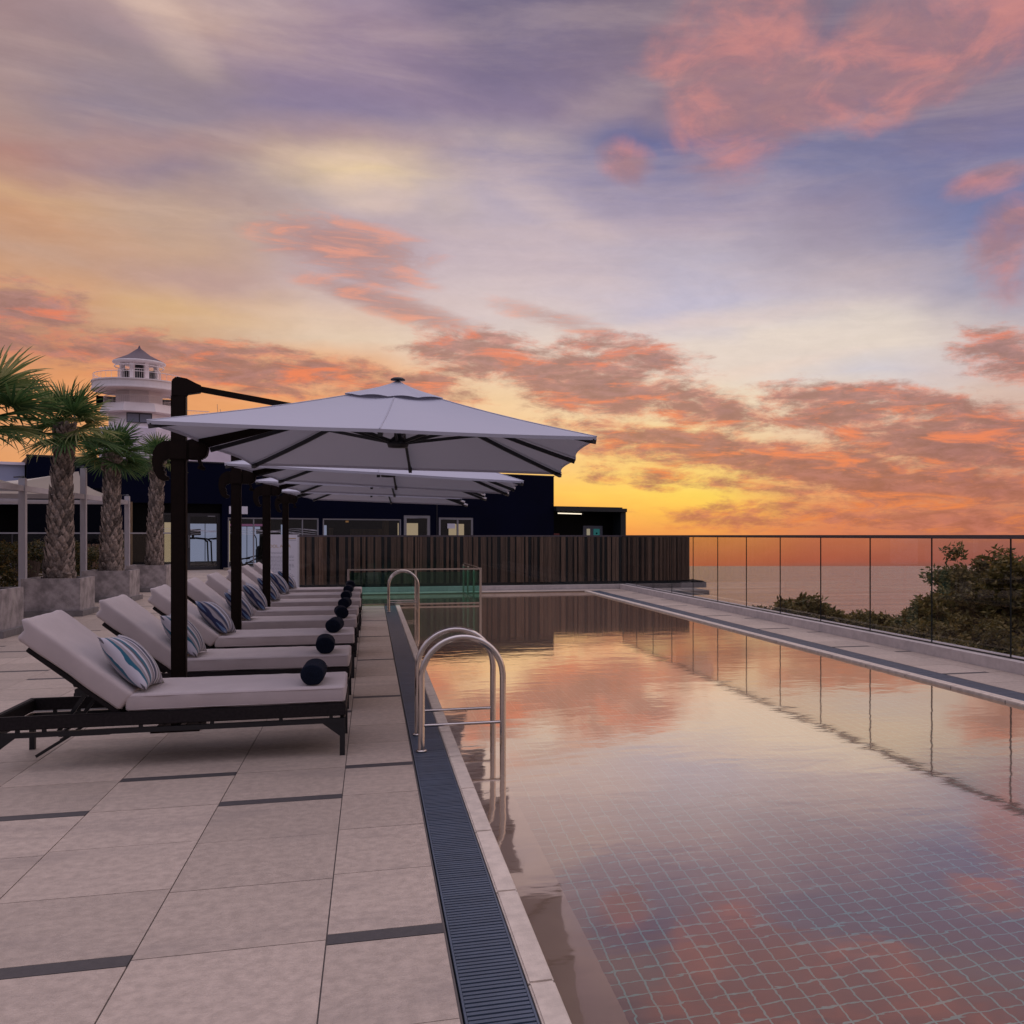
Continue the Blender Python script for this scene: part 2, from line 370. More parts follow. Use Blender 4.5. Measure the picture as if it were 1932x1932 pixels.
mat('alu', (.26, .26, .29), rough=.4, metal=.4)
mat('alu_dark', (.035, .034, .040), rough=.4, metal=.3)
mat('timber_warm', (.16, .105, .055), rough=.6, var=.3, vscale=4, stretch=(6, 6, .6))
mat('timber', (.110, .064, .042), rough=.6, var=.35, vscale=3, stretch=(9, 9, .5), island=.40)
mat('timber_gap', (.006, .009, .013), rough=.8)
mat('white_wall', (.86, .78, .78), rough=.8, var=.06, vscale=.5)
mat('white_wall_low', (.76, .70, .80), rough=.8, var=.05, vscale=.5)
mat('roof_purple', (.085, .05, .07), rough=.6, var=.15)
mat('pale_blue', (.30, .33, .47), rough=.7)
mat('white_board', (.62, .62, .70), rough=.5)
mat('gold_ink', (.42, .30, .17), rough=.6)
mat('grey_ink', (.22, .24, .30), rough=.6)
mat('floor_in', (.06, .045, .03), rough=.5)
mat('blind_lit', (.3, .3, .35), emit=(.33, .36, .52), es=.7)  # emission stands in for daylight coming through the rear windows
mat('cream_lit', (.3, .3, .3), emit=(.80, .60, .38), es=.5)
mat('warm_lit', (.2, .15, .1), emit=(.55, .26, .08), es=.35)
mat('tube_lit', (.5, .5, .5), emit=(1, .86, .66), es=1.3)
mat('door_green', (.02, .16, .15), rough=.5, emit=(.02, .20, .19), es=.25)
mat('machine_black', (.006, .006, .006), rough=.4)
mat('machine_grey', (.20, .19, .17), rough=.4)
mat('sea_ground', (.03, .032, .02), rough=.9, var=.4, vscale=.3)
mat('bark', (.03, .022, .016), rough=.9, var=.3, vscale=8)

def leaf_mat(name, c1, c2, c3, trans=.25, rough=.55):
    m = bpy.data.materials.new(name); m.use_nodes = True; t = m.node_tree; b = t.nodes['Principled BSDF']
    g = nd(t, 'ShaderNodeNewGeometry')
    c = ramp(t, g.outputs['Random Per Island'], [(0, c1), (.5, c2), (1, c3)])
    t.links.new(c, b.inputs['Base Color']); b.inputs['Roughness'].default_value = rough; b.inputs['Specular IOR Level'].default_value = .35
    tl = nd(t, 'ShaderNodeBsdfTranslucent'); t.links.new(c, tl.inputs[0])
    mx = nd(t, 'ShaderNodeMixShader'); mx.inputs[0].default_value = trans
    t.links.new(b.outputs[0], mx.inputs[1]); t.links.new(tl.outputs[0], mx.inputs[2]); t.links.new(mx.outputs[0], t.nodes['Material Output'].inputs[0])
    MAT[name] = m; return m
leaf_mat('palm_leaf', (.14, .19, .060), (.26, .30, .11), (.44, .42, .20), .45)
leaf_mat('palm_leaf_dark', (.030, .082, .026), (.065, .14, .042), (.14, .21, .07), .35)
leaf_mat('tree_leaf', (.070, .062, .018), (.145, .118, .032), (.27, .19, .06), .35)
leaf_mat('hedge_leaf', (.020, .030, .010), (.050, .050, .014), (.16, .10, .020), .2)

def fabric(name, base, trans):
    m = bpy.data.materials.new(name); m.use_nodes = True; t = m.node_tree; b = t.nodes['Principled BSDF']
    tcn = nd(t, 'ShaderNodeTexCoord'); n = noise(t, tcn.outputs['Object'], 260, 3, .6)
    b.inputs['Base Color'].default_value = (*base, 1); b.inputs['Roughness'].default_value = .9; b.inputs['Specular IOR Level'].default_value = .15
    n2 = noise(t, tcn.outputs['Object'], 3.5, 4, .55)
    bp = nd(t, 'ShaderNodeBump'); bp.inputs['Strength'].default_value = .22; bp.inputs['Distance'].default_value = .03; t.links.new(n2, bp.inputs['Height'])
    bq = nd(t, 'ShaderNodeBump'); bq.inputs['Strength'].default_value = .3; bq.inputs['Distance'].default_value = .001; t.links.new(n, bq.inputs['Height'])
    t.links.new(bp.outputs[0], bq.inputs['Normal']); t.links.new(bq.outputs[0], b.inputs['Normal'])
    tl = nd(t, 'ShaderNodeBsdfTranslucent'); tl.inputs[0].default_value = (*base, 1)
    mx = nd(t, 'ShaderNodeMixShader'); mx.inputs[0].default_value = trans
    t.links.new(b.outputs[0], mx.inputs[1]); t.links.new(tl.outputs[0], mx.inputs[2]); t.links.new(mx.outputs[0], t.nodes['Material Output'].inputs[0])
    MAT[name] = m; return m
fabric('canopy_fabric', (.52, .52, .60), .13)
fabric('sail_fabric', (.62, .57, .50), .30)

# striped pillow cloth: stripes run across the local y of the pillow
def stripes(name, cols, per):
    m = bpy.data.materials.new(name); m.use_nodes = True; t = m.node_tree; b = t.nodes['Principled BSDF']
    tcn = nd(t, 'ShaderNodeTexCoord'); s_ = nd(t, 'ShaderNodeSeparateXYZ'); t.links.new(tcn.outputs['Object'], s_.inputs[0])
    n = noise(t, tcn.outputs['Object'], 9, 2, .5)
    y = math_(t, 'ADD', s_.outputs[1], math_(t, 'MULTIPLY', math_(t, 'SUBTRACT', n, .5), .014))
    f = math_(t, 'FRACT', math_(t, 'DIVIDE', math_(t, 'ADD', y, .235), per))
    stops = []; p = 0.0; tot = sum(w for w, _ in cols)
    for w, c in cols: stops.append((p / tot, c)); p += w
    c = ramp(t, f, stops, 'CONSTANT'); t.links.new(c, b.inputs['Base Color'])
    b.inputs['Roughness'].default_value = .9; b.inputs['Sheen Weight'].default_value = .2
    n2 = noise(t, tcn.outputs['Object'], 260, 3, .6); bp = nd(t, 'ShaderNodeBump'); bp.inputs['Strength'].default_value = .25; bp.inputs['Distance'].default_value = .002
    t.links.new(n2, bp.inputs['Height']); t.links.new(bp.outputs[0], b.inputs['Normal'])
    MAT[name] = m; return m
WHT = (.50, .48, .54); GRY = (.11, .10, .12); LAV = (.27, .245, .27); TEAL = (.012, .105, .17); NVY = (.010, .016, .065); OLV = (.12, .14, .05); BLU = (.09, .15, .27)
stripes('pillow_teal', [(1.4, GRY), (1.6, WHT), (.9, TEAL), (1.2, LAV), (1, WHT), (.8, GRY), (1.3, TEAL), (1, WHT), (1.6, LAV), (.9, GRY), (1.0, WHT), (2.2, NVY), (.8, GRY), (1.8, WHT), (.9, GRY), (.8, OLV), (1.3, WHT), (.9, GRY), (1.2, LAV), (.8, NVY), (1.3, WHT), (.9, GRY), (1.2, WHT), (.9, OLV), (1.2, LAV), (.9, GRY)], .46)
stripes('pillow_navy', [(1.2, WHT), (.9, BLU), (.8, NVY), (1.2, LAV), (.7, GRY), (1.5, NVY), (.8, BLU), (1.4, WHT), (.9, GRY), (1.2, LAV), (1.0, NVY), (1.0, WHT)], .20)

# pool floor: dark mosaic tiles with pale green joints
def pool_floor_mat():
    m = bpy.data.materials.new('pool_mosaic'); m.use_nodes = True; t = m.node_tree; b = t.nodes['Principled BSDF']
    g = nd(t, 'ShaderNodeNewGeometry')
    br = nd(t, 'ShaderNodeTexBrick'); br.offset = 0; br.squash = 1
    t.links.new(g.outputs['Position'], br.inputs['Vector'])
    br.inputs['Scale'].default_value = 1; br.inputs['Brick Width'].default_value = .10; br.inputs['Row Height'].default_value = .10
    br.inputs['Mortar Size'].default_value = .0048; br.inputs['Mortar Smooth'].default_value = .3
    br.inputs['Color1'].default_value = (.105, .058, .056, 1); br.inputs['Color2'].default_value = (.080, .046, .050, 1); br.inputs['Mortar'].default_value = (.15, .47, .43, 1)
    n = noise(t, g.outputs['Position'], .7, 3, .5)
    c = mixc(t, smooth(t, n, .3, .7, .0, .35), br.outputs[0], (.10, .07, .055))
    t.links.new(br.outputs[0], b.inputs['Base Color']); b.inputs['Roughness'].default_value = .5
    MAT['pool_mosaic'] = m
pool_floor_mat()

def water_mat():
    m = bpy.data.materials.new('pool_water'); m.use_nodes = True; t = m.node_tree; t.nodes.clear()
    o = nd(t, 'ShaderNodeOutputMaterial'); g = nd(t, 'ShaderNodeNewGeometry')
    mp = nd(t, 'ShaderNodeMapping'); mp.inputs['Scale'].default_value = (1.0, 1.6, 1); t.links.new(g.outputs['Position'], mp.inputs[0])
    n1 = noise(t, mp.outputs[0], 2.2, 3, .5, .3); n2 = noise(t, mp.outputs[0], 9.0, 2, .5)
    h = math_(t, 'ADD', math_(t, 'MULTIPLY', n1, .0015), math_(t, 'MULTIPLY', n2, .00016))
    bp = nd(t, 'ShaderNodeBump'); bp.inputs['Strength'].default_value = 1.0; bp.inputs['Distance'].default_value = 1.0; t.links.new(h, bp.inputs['Height'])
    gl = nd(t, 'ShaderNodeBsdfGlossy'); gl.inputs['Roughness'].default_value = 0.045; gl.inputs[0].default_value = (1, .90, .77, 1)  # golden tint put into the gloss to imitate a warmer reflected sky
    rf = nd(t, 'ShaderNodeBsdfRefraction'); rf.inputs['IOR'].default_value = 1.33; rf.inputs['Roughness'].default_value = 0.0; rf.inputs[0].default_value = (.93, .96, .97, 1)
    lw = nd(t, 'ShaderNodeLayerWeight')
    fr = ramp(t, lw.outputs['Facing'], [(0, (.04,) * 3), (.45, (.15,) * 3), (.56, (.26,) * 3), (.66, (.46,) * 3), (.75, (.72,) * 3), (.85, (.90,) * 3), (1, (1,) * 3)])
    for q in (gl, lw): t.links.new(bp.outputs[0], q.inputs['Normal'])
    bp2 = nd(t, 'ShaderNodeBump'); bp2.inputs['Strength'].default_value = 1.0; bp2.inputs['Distance'].default_value = 1.0; t.links.new(math_(t, 'ADD', math_(t, 'MULTIPLY', n1, .0030), math_(t, 'MULTIPLY', n2, .0006)), bp2.inputs['Height']); t.links.new(bp2.outputs[0], rf.inputs['Normal'])
    mx = nd(t, 'ShaderNodeMixShader'); t.links.new(fr, mx.inputs[0]); t.links.new(rf.outputs[0], mx.inputs[1]); t.links.new(gl.outputs[0], mx.inputs[2])
    df = nd(t, 'ShaderNodeBsdfDiffuse'); df.inputs[0].default_value = (.82, .50, .37, 1)  # peach diffuse layer paints a soft reflected glow over the water
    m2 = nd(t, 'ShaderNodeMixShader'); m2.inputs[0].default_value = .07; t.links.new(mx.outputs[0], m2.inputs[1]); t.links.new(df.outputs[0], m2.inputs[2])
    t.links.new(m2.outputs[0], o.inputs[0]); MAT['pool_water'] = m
water_mat()

def sea_mat():
    m = bpy.data.materials.new('sea_water'); m.use_nodes = True; t = m.node_tree; b = t.nodes['Principled BSDF']
    g = nd(t, 'ShaderNodeNewGeometry')
    mp = nd(t, 'ShaderNodeMapping'); mp.inputs['Scale'].default_value = (.07, .26, 1); mp.inputs['Rotation'].default_value = (0, 0, R(-20)); t.links.new(g.outputs['Position'], mp.inputs[0])
    n1 = noise(t, mp.outputs[0], .55, 6, .65, .4)
    bp = nd(t, 'ShaderNodeBump'); bp.inputs['Strength'].default_value = 1.0; bp.inputs['Distance'].default_value = 5.0; t.links.new(n1, bp.inputs['Height'])
    t.links.new(bp.outputs[0], b.inputs['Normal'])
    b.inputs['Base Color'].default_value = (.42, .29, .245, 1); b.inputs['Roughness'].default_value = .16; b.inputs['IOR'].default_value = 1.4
    MAT['sea_water'] = m
sea_mat()
M = MAT

# ================================================================== SETTING
def tile_field(b, cols, period, tile_gap=.005, strip_w=.09):
    """cols: (x0, x1, y start, y end, phase of the first dark strip)"""
    tl = (period - strip_w) / 4
    for x0, x1, y0, y1, ph in cols:
        y = ph - period * math.ceil((ph - y0) / period) - strip_w / 2
        while y < y1:
            for k in range(5):
                a, e = (y, y + strip_w) if k == 0 else (y + strip_w + (k - 1) * tl, y + strip_w + k * tl)
                a2, e2 = max(a, y0), min(e, y1)
                if e2 - a2 > .03:
                    g = tile_gap / 2
                    dz = rnd.uniform(-.0006, .0006)
                    b.box(x0 + g, x1 - g, a2 + g, e2 - g, -.012, dz, 1 if k == 0 else 0, skip='b')
            y += period

b = MB(); cols = [(-.149, .250, -1.2, 19.98, 3.51)]
x = -.149; i = 0
while x > -14.5:
    ymax = 19.98 if i == 0 else (24.55 if x - .615 > -1.9 else 46)
    cols.append((x - .615, x, -1.2, ymax, 5.43 if i % 2 == 0 else 3.51)); x -= .615; i += 1
tile_field(b, cols, 2.59)
o = b.build('deck_paving', [M['tile'], M['tile_dark']]); tag(o, kind='structure')
b = MB(); b.box(-14.6, .256, -1.3, 19.98, -.3, -.005, skip='b'); b.box(-14.6, -.43, 19.98, 24.6, -.3, -.005, skip='b'); b.box(-14.6, -1.75, 24.6, 62, -.3, -.005, skip='b')
b.box(-1.74, 9.2, 28.5, 41, -.3, -.02, skip='b'); b.box(-1.74, 13.4, 41, 62, -.3, -.02, skip='b')
o = b.build('deck_bed', M['grout']); tag(o, kind='structure')
b = MB(); b.box(-.764, -.44, 19.99, 24.55, -.02, .001); o = b.build('deck_edge', M['coping']); tag(o, kind='structure')

b = MB(); tile_field(b, [(5.582, 6.085, 1.5, 23.85, 8.60), (6.085, 6.296, 1.5, 23.85, 10.40)], 2.43, strip_w=.08)
o = b.build('walkway_paving', [M['tile'], M['tile_dark']]); tag(o, kind='structure')
b = MB(); b.box(5.20, 6.60, 1.4, 24.9, -.3, -.006, skip='b'); b.box(-.43, 5.2, 23.92, 24.9, -.3, -.006, skip='b'); o = b.build('walkway_bed', M['grout']); tag(o, kind='structure')
b = MB(); x = -.43
while x < 6.29:
    x1 = min(x + .62, 6.296); b.box(x + .002, x1 - .002, 23.92, 24.55, -.02, .002); x += .62
o = b.build('far_walkway_paving', M['tile']); tag(o, kind='structure')

# coping round the pool
b = MB(); y = -1.0
while y < 19.9:
    y1 = min(y + .80, 19.96); b.box(.474, .556, y + .0015, y1 - .0015, -.11, .004); y += .80
y = 1.5
while y < 23.8:
    y1 = min(y + .80, 23.88); b.box(5.196, 5.262, y + .0015, y1 - .0015, -.11, .004); y += .80
b.box(5.263, 5.318, 1.5, 23.88, -.02, .002)
o = b.build('pool_coping', M['coping'], bevel=.006); tag(o, kind='structure')
# kerb under the glass
b = MB(); y = 1.5
while y < 24.6:
    y1 = min(y + .60, 24.60); b.box(6.30, 6.47, y + .001, y1 - .001, -.3, .118); y += .60
x = -1.75
while x < 6.46:
    x1 = min(x + .60, 6.47); b.box(x + .001, x1 - .001, 24.602, 24.86, -.3, .118); x += .60
b.box(6.472, 6.60, 1.5, 24.86, -.3, .122, 1)
o = b.build('kerb', [M['kerb'], M['kerb_cap']]); tag(o, kind='structure')

# pool basin and water
FZ = -1.05; LZ = -.34
b = MB()
b.add([(.80, -1.2, FZ), (5.2, -1.2, FZ), (5.2, 23.9, FZ), (.80, 23.9, FZ)], [(0, 1, 2, 3)], 0)
b.add([(-.43, 20.0, FZ), (.80, 20.0, FZ), (.80, 23.9, FZ), (-.43, 23.9, FZ)], [(0, 1, 2, 3)], 0)
b.add([(.552, -1.2, LZ), (.80, -1.2, LZ), (.80, 19.96, LZ), (.552, 19.96, LZ)], [(0, 1, 2, 3)], 1)
b.add([(.80, -1.2, FZ), (.80, 19.96, FZ), (.80, 19.96, LZ), (.80, -1.2, LZ)], [(0, 1, 2, 3)], 1)
b.add([(.552, -1.2, LZ), (.552, 19.96, LZ), (.552, 19.96, -.02), (.552, -1.2, -.02)], [(0, 1, 2, 3)], 1)
b.add([(5.2, -1.2, FZ), (5.2, 23.9, FZ), (5.2, 23.9, -.02), (5.2, -1.2, -.02)], [(0, 1, 2, 3)], 1)
b.add([(-.43, 23.9, FZ), (5.2, 23.9, FZ), (5.2, 23.9, -.01), (-.43, 23.9, -.01)], [(0, 1, 2, 3)], 1)
b.add([(-.43, 20.0, FZ), (-.43, 23.9, FZ), (-.43, 23.9, -.01), (-.43, 20.0, -.01)], [(0, 1, 2, 3)], 1)
b.add([(-.43, 19.98, FZ), (.552, 19.98, FZ), (.552, 19.98, -.01), (-.43, 19.98, -.01)], [(0, 1, 2, 3)], 1)
b.add([(.552, 19.97, FZ), (.80, 19.97, FZ), (.80, 19.97, LZ), (.552, 19.97, LZ)], [(0, 1, 2, 3)], 1)
b.add([(.552, -1.2, FZ), (5.2, -1.2, FZ), (5.2, -1.2, -.01), (.552, -1.2, -.01)], [(0, 1, 2, 3)], 1)
o = b.build('pool_floor', [M['pool_mosaic'], M['pool_ledge']]); tag(o, kind='structure')
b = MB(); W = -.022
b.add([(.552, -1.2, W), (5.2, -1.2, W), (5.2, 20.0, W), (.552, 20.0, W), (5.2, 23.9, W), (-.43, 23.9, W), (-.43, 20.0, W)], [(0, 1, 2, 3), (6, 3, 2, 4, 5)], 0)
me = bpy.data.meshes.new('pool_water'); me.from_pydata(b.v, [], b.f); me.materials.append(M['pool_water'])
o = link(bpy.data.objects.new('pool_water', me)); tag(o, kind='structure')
o = bpy.data.objects['pool_water']

# overflow grates
def grate(x0, x1, y0, y1, label):
    b = MB(); b.box(x0 - .006, x1 + .004, y0, y1, -.05, -.024, 1)
    n = int((y1 - y0) / .026)
    for i in range(n):
        y = y0 + i * .026
        b.box(x0 + .008, x1 - .008, y, y + .0165, -.02, -.0015 + rnd.uniform(-.0006, .0006), 0, skip='b')
    b.box(x0, x0 + .007, y0, y1, -.022, -.001, 0, skip='b'); b.box(x1 - .007, x1, y0, y1, -.022, -.001, 0, skip='b')
    o = b.build('overflow_grate', [M['grate'], M['grate_gap']]); tag(o, label, 'drain grate', 'overflow grates along the pool edges')
grate(.262, .468, -.4, 19.95, 'blue-grey slatted overflow grate between the lounger deck and the left pool coping')
grate(5.326, 5.572, 3.6, 23.88, 'blue-grey overflow grate along the far right pool edge beside the walkway')

# ground and sea far below
b = MB(); b.add([(-160, -60, -8), (48, -60, -8), (48, 46, -8), (-160, 140, -8)], [(0, 1, 2, 3)]); b.add([(48, -60, -14.5), (48, 46, -14.5), (-160, 140, -14.5), (48, -60, -8), (48, 46, -8), (-160, 140, -8)], [(0, 1, 4, 3), (1, 2, 5, 4)])
o = b.build('ground', M['sea_ground']); tag(o, kind='structure')
fw = Vector((math.sin(R(15.234)), math.cos(R(15.234)), 0)); rt = Vector((fw.y, -fw.x, 0))
b = MB(); q = [fw * d + rt * s + Vector((0, 0, -14)) for d, s in ((30, -600), (30, 900), (484, 900), (484, -600))]
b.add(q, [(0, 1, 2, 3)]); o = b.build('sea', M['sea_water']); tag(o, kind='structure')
# outer face of the terrace
b = MB(); b.box(6.47, 6.58, 1.4, 24.86, -8, -.301); b.box(-1.7, 6.47, 24.70, 24.86, -8, -.301); b.box(6.6, 8.9, 24.9, 26.44, -.22, -.10)
o = b.build('terrace_edge', M['concrete_dark']); tag(o, kind='structure')
b = MB(); b.box(-1.74, 6.58, 24.87, 26.55, -.3, -.12); o = b.build('lower_terrace', M['tile_dark']); tag(o, kind='structure')

# ================================================================== GLASS FENCES
def fence(name, label, pts, axis, fixed, cat='glass fence'):
    r = empty(name, (0, 0, 0)); tag(r, label, cat)
    for a, e in zip(pts[:-1], pts[1:]):
        b = MB(); g = .007
        lo, hi = min(a, e) + g, max(a, e) - g
        if axis == 'y': b.box(fixed - .006, fixed + .006, lo, hi, .112, 1.365)
        else: b.box(lo, hi, fixed - .006, fixed + .006, .112, 1.365)
        o = b.build('glass_panel', [M['clear_glass'], M['glass_edge']], r)
        for p in o.data.polygons:
            n = p.normal
            if abs(n.x if axis == 'y' else n.y) < .5: p.material_index = 1
    b = MB(); a, e = min(pts), max(pts)
    if axis == 'y': b.box(fixed - .032, fixed + .032, a, e + .032, 1.362, 1.404)
    else: b.box(a, e - .034, fixed - .032, fixed + .032, 1.362, 1.4035)
    b.build('handrail', M['rail_metal'], r, bevel=.004)
    b = MB()
    if axis == 'y': b.box(fixed - .012, fixed + .012, a, e, .121, .135)
    else: b.box(a, e - .02, fixed - .012, fixed + .012, .119, .135)
    b.build('base_channel', M['glass_edge'], r)
    return r
ys = [24.74] + [8.685 + 1.47 * k for k in range(10, -4, -1)]
fence('glass_fence', 'frameless glass fence with dark handrail along the right side of the pool facing the sea', ys, 'y', 6.425)
xs = [-1.72, -.15 - .0, 1.15, 2.45, 3.78, 5.09, 6.425]
fence('glass_fence', 'glass fence with dark handrail across the far end of the pool before the timber screen', xs, 'x', 24.74)

# glass barrier standing in the water
r = empty('glass_barrier', (0, 0, 0)); tag(r, 'low green-tinted glass barrier with steel frame standing in the far left corner of the pool', 'glass barrier')
YB = 20.05
def post(x, y): 
    b = MB(); b.box(x - .022, x + .022, y - .022, y + .022, -.9, .695); b.build('post', M['steel'], r)
for x in (-.435, .872, 2.175): post(x, YB)
for y in (21.4, 22.75, 23.85): post(2.175, y)
for x0, x1 in ((-.405, .845), (.90, 2.148)):
    b = MB(); b.box(x0, x1, YB - .005, YB + .005, .03, .66); b.build('glass_panel', M['green_glass'], r)
for y0, y1 in ((20.08, 21.37), (21.43, 22.72), (22.78, 23.82)):
    b = MB(); b.box(2.170, 2.180, y0, y1, .03, .66); b.build('glass_panel', M['green_glass'], r)
b = MB(); b.box(-.46, 2.2, YB - .026, YB + .026, .697, .727); b.box(2.149, 2.201, YB + .027, 23.9, .697, .727); b.build('top_rail', M['steel'], r, bevel=.003)
b = MB(); b.box(-.41, 2.15, YB - .014, YB + .014, -.004, .028); b.box(2.161, 2.189, YB + .024, 23.83, -.004, .028); b.build('bottom_rail', M['steel'], r)
b = MB()
for i in range(24): b.box(-.14 + i * .017, -.130 + i * .017, 19.86, 19.965, .002, .006)
o = b.build('tactile_strip', mat('tactile_yellow', (.42, .36, .13), rough=.6)); tag(o, 'thin pale yellow ribbed strip on the deck end before the green glass barrier', 'deck strip')

# ================================================================== TIMBER SCREEN behind the far fence
def timber(name, label, x0, x1, y, z0, z1, rz=0, loc=(0, 0, 0), ret=0.0):
    r = empty(name, loc, rz); tag(r, label, 'timber screen')
    b = MB(); x = x0; q = random.Random(int(x1 * 10))
    while x < x1:
        w = q.choice((.05, .07, .09, .12, .15)); w = min(w, x1 - x)
        d = q.uniform(0, .045); 
        b.box(x, x + w, y - .02 - d, y + .02, z0, z1 + q.uniform(-.004, 0)); x += w + q.choice((.008, .012, .05, .08, .10))
    b.build('plank_cladding', M['timber'], r)
    b = MB(); b.box(x0, x1, y + .021, y + .12, z0 - .45, z1 - .01); b.box(x0, x1, y - .03, y + .02, z0 - .45, z0 - .005); b.build('backing', M['timber_gap'], r)
    return r
timber('timber_screen', 'wall of uneven brown vertical planks with dark gaps behind the far glass fence', -2.1, 8.88, 26.6, .11, 1.385)
b = MB(); b.box(8.60, 9.36, 26.45, 27.6, -.11, .055); b.box(8.92, 9.30, 26.5, 27.55, .056, .085, 1)
o = b.build('concrete_ledge', [M['concrete_dark'], M['black']]); tag(o, 'dark concrete ledge jutting out past the right end of the timber screen', 'ledge')

# ================================================================== POOL LADDERS
def ladder(y0, label):
    r = empty('pool_ladder', (.315, y0, 0)); tag(r, label, 'pool ladder', 'stainless steel pool ladders')
    RR = .263; top = .735; rad = .0205
    for dy in (0, .54):
        pts = [(0, dy, -.012), (0, dy, .25), (0, dy, top - RR)]
        pts += [(RR - RR * math.cos(R(a)), dy, top - RR + RR * math.sin(R(a))) for a in range(8, 176, 8)]
        pts += [(2 * RR, dy, top - RR), (2 * RR, dy, .2), (2 * RR, dy, -.35), (2 * RR, dy, -.62)]
        pts += [(2 * RR - .22 + .22 * math.cos(R(a)), dy, -.62 - .24 * math.sin(R(a))) for a in range(10, 81, 10)]
        pts += [(.25, dy, -.86)]
        b = MB(); b.tube(pts, rad, 16); b.build('handrail', M['steel'], r)
        b = MB(); b.tube([(rad * .6, dy, .168), (2 * RR - rad * .6, dy, .168)], .0105, 10); b.build('brace', M['steel'], r)
        b = MB(); b.tube([(.245, dy, -.12), (2 * RR - rad * .6, dy, -.10)], .0105, 10); b.build('brace', M['steel'], r)
        b = MB(); b.lathe([(.0, .002), (.034, .002), (.034, .010), (.022, .014)], 20, 0, 0, dy); b.build('flange', M['steel'], r)
    for z in (-.30, -.55):
        b = MB(); b.box(2 * RR - .035, 2 * RR + .035, .02, .52, z - .012, z + .012); b.build('step', M['steel'], r)
    return r
ladder(6.40, 'large stainless steel pool ladder with two hooped handrails nearest the camera')
ladder(18.22, 'distant stainless steel pool ladder with hooped handrails in front of the green glass barrier')

# ================================================================== LOUNGERS
from mathutils import noise as mn
def rounded(hx, hy, hz, rr, nx, ny, nz, wob=.004, crown=.008, seed=0):
    def ax(h, n):
        L = [-h, -h + rr * .25, -h + rr * .6, -h + rr]
        m = [(-h + rr) + (2 * (h - rr)) * i / n for i in range(1, n)]
        return L + m + [-v for v in reversed(L)]
    A = [ax(hx, nx), ax(hy, ny), ax(hz, nz)]
    vid = {}; vs = []; fs = []
    def V(p):
        k = tuple(round(c, 5) for c in p)
        if k in vid: return vid[k]
        q = Vector((max(-hx + rr, min(hx - rr, p[0])), max(-hy + rr, min(hy - rr, p[1])), max(-hz + rr, min(hz - rr, p[2]))))
        d = Vector(p) - q
        if d.length > 1e-9: d.normalize(); c = q + d * rr
        else: c = Vector(p)
        w = mn.noise(Vector((p[0] * 5 + seed, p[1] * 7, p[2] * 9))) * wob + mn.noise(Vector((p[0] * 16 + seed, p[1] * 16, p[2] * 16))) * wob * .45
        c = c + d * w
        e = (1 - (p[0] / hx) ** 2) * (1 - (p[1] / hy) ** 2)
        c.z += crown * e * (1 if p[2] > 0 else -.2) * (abs(p[2]) / hz)
        vid[k] = len(vs); vs.append(c); return vid[k]
    for ax0 in range(3):
        a1, a2 = [(1, 2), (2, 0), (0, 1)][ax0]
        for sgn in (-1, 1):
            h = (hx, hy, hz)[ax0] * sgn
            for i in range(len(A[a1]) - 1):
                for j in range(len(A[a2]) - 1):
                    f = []
                    for u, w in ((i, j), (i + 1, j), (i + 1, j + 1), (i, j + 1)):
                        p = [0, 0, 0]; p[ax0] = h; p[a1] = A[a1][u]; p[a2] = A[a2][w]; f.append(V(p))
                    fs.append(tuple(f if sgn > 0 else reversed(f)))
    return vs, fs

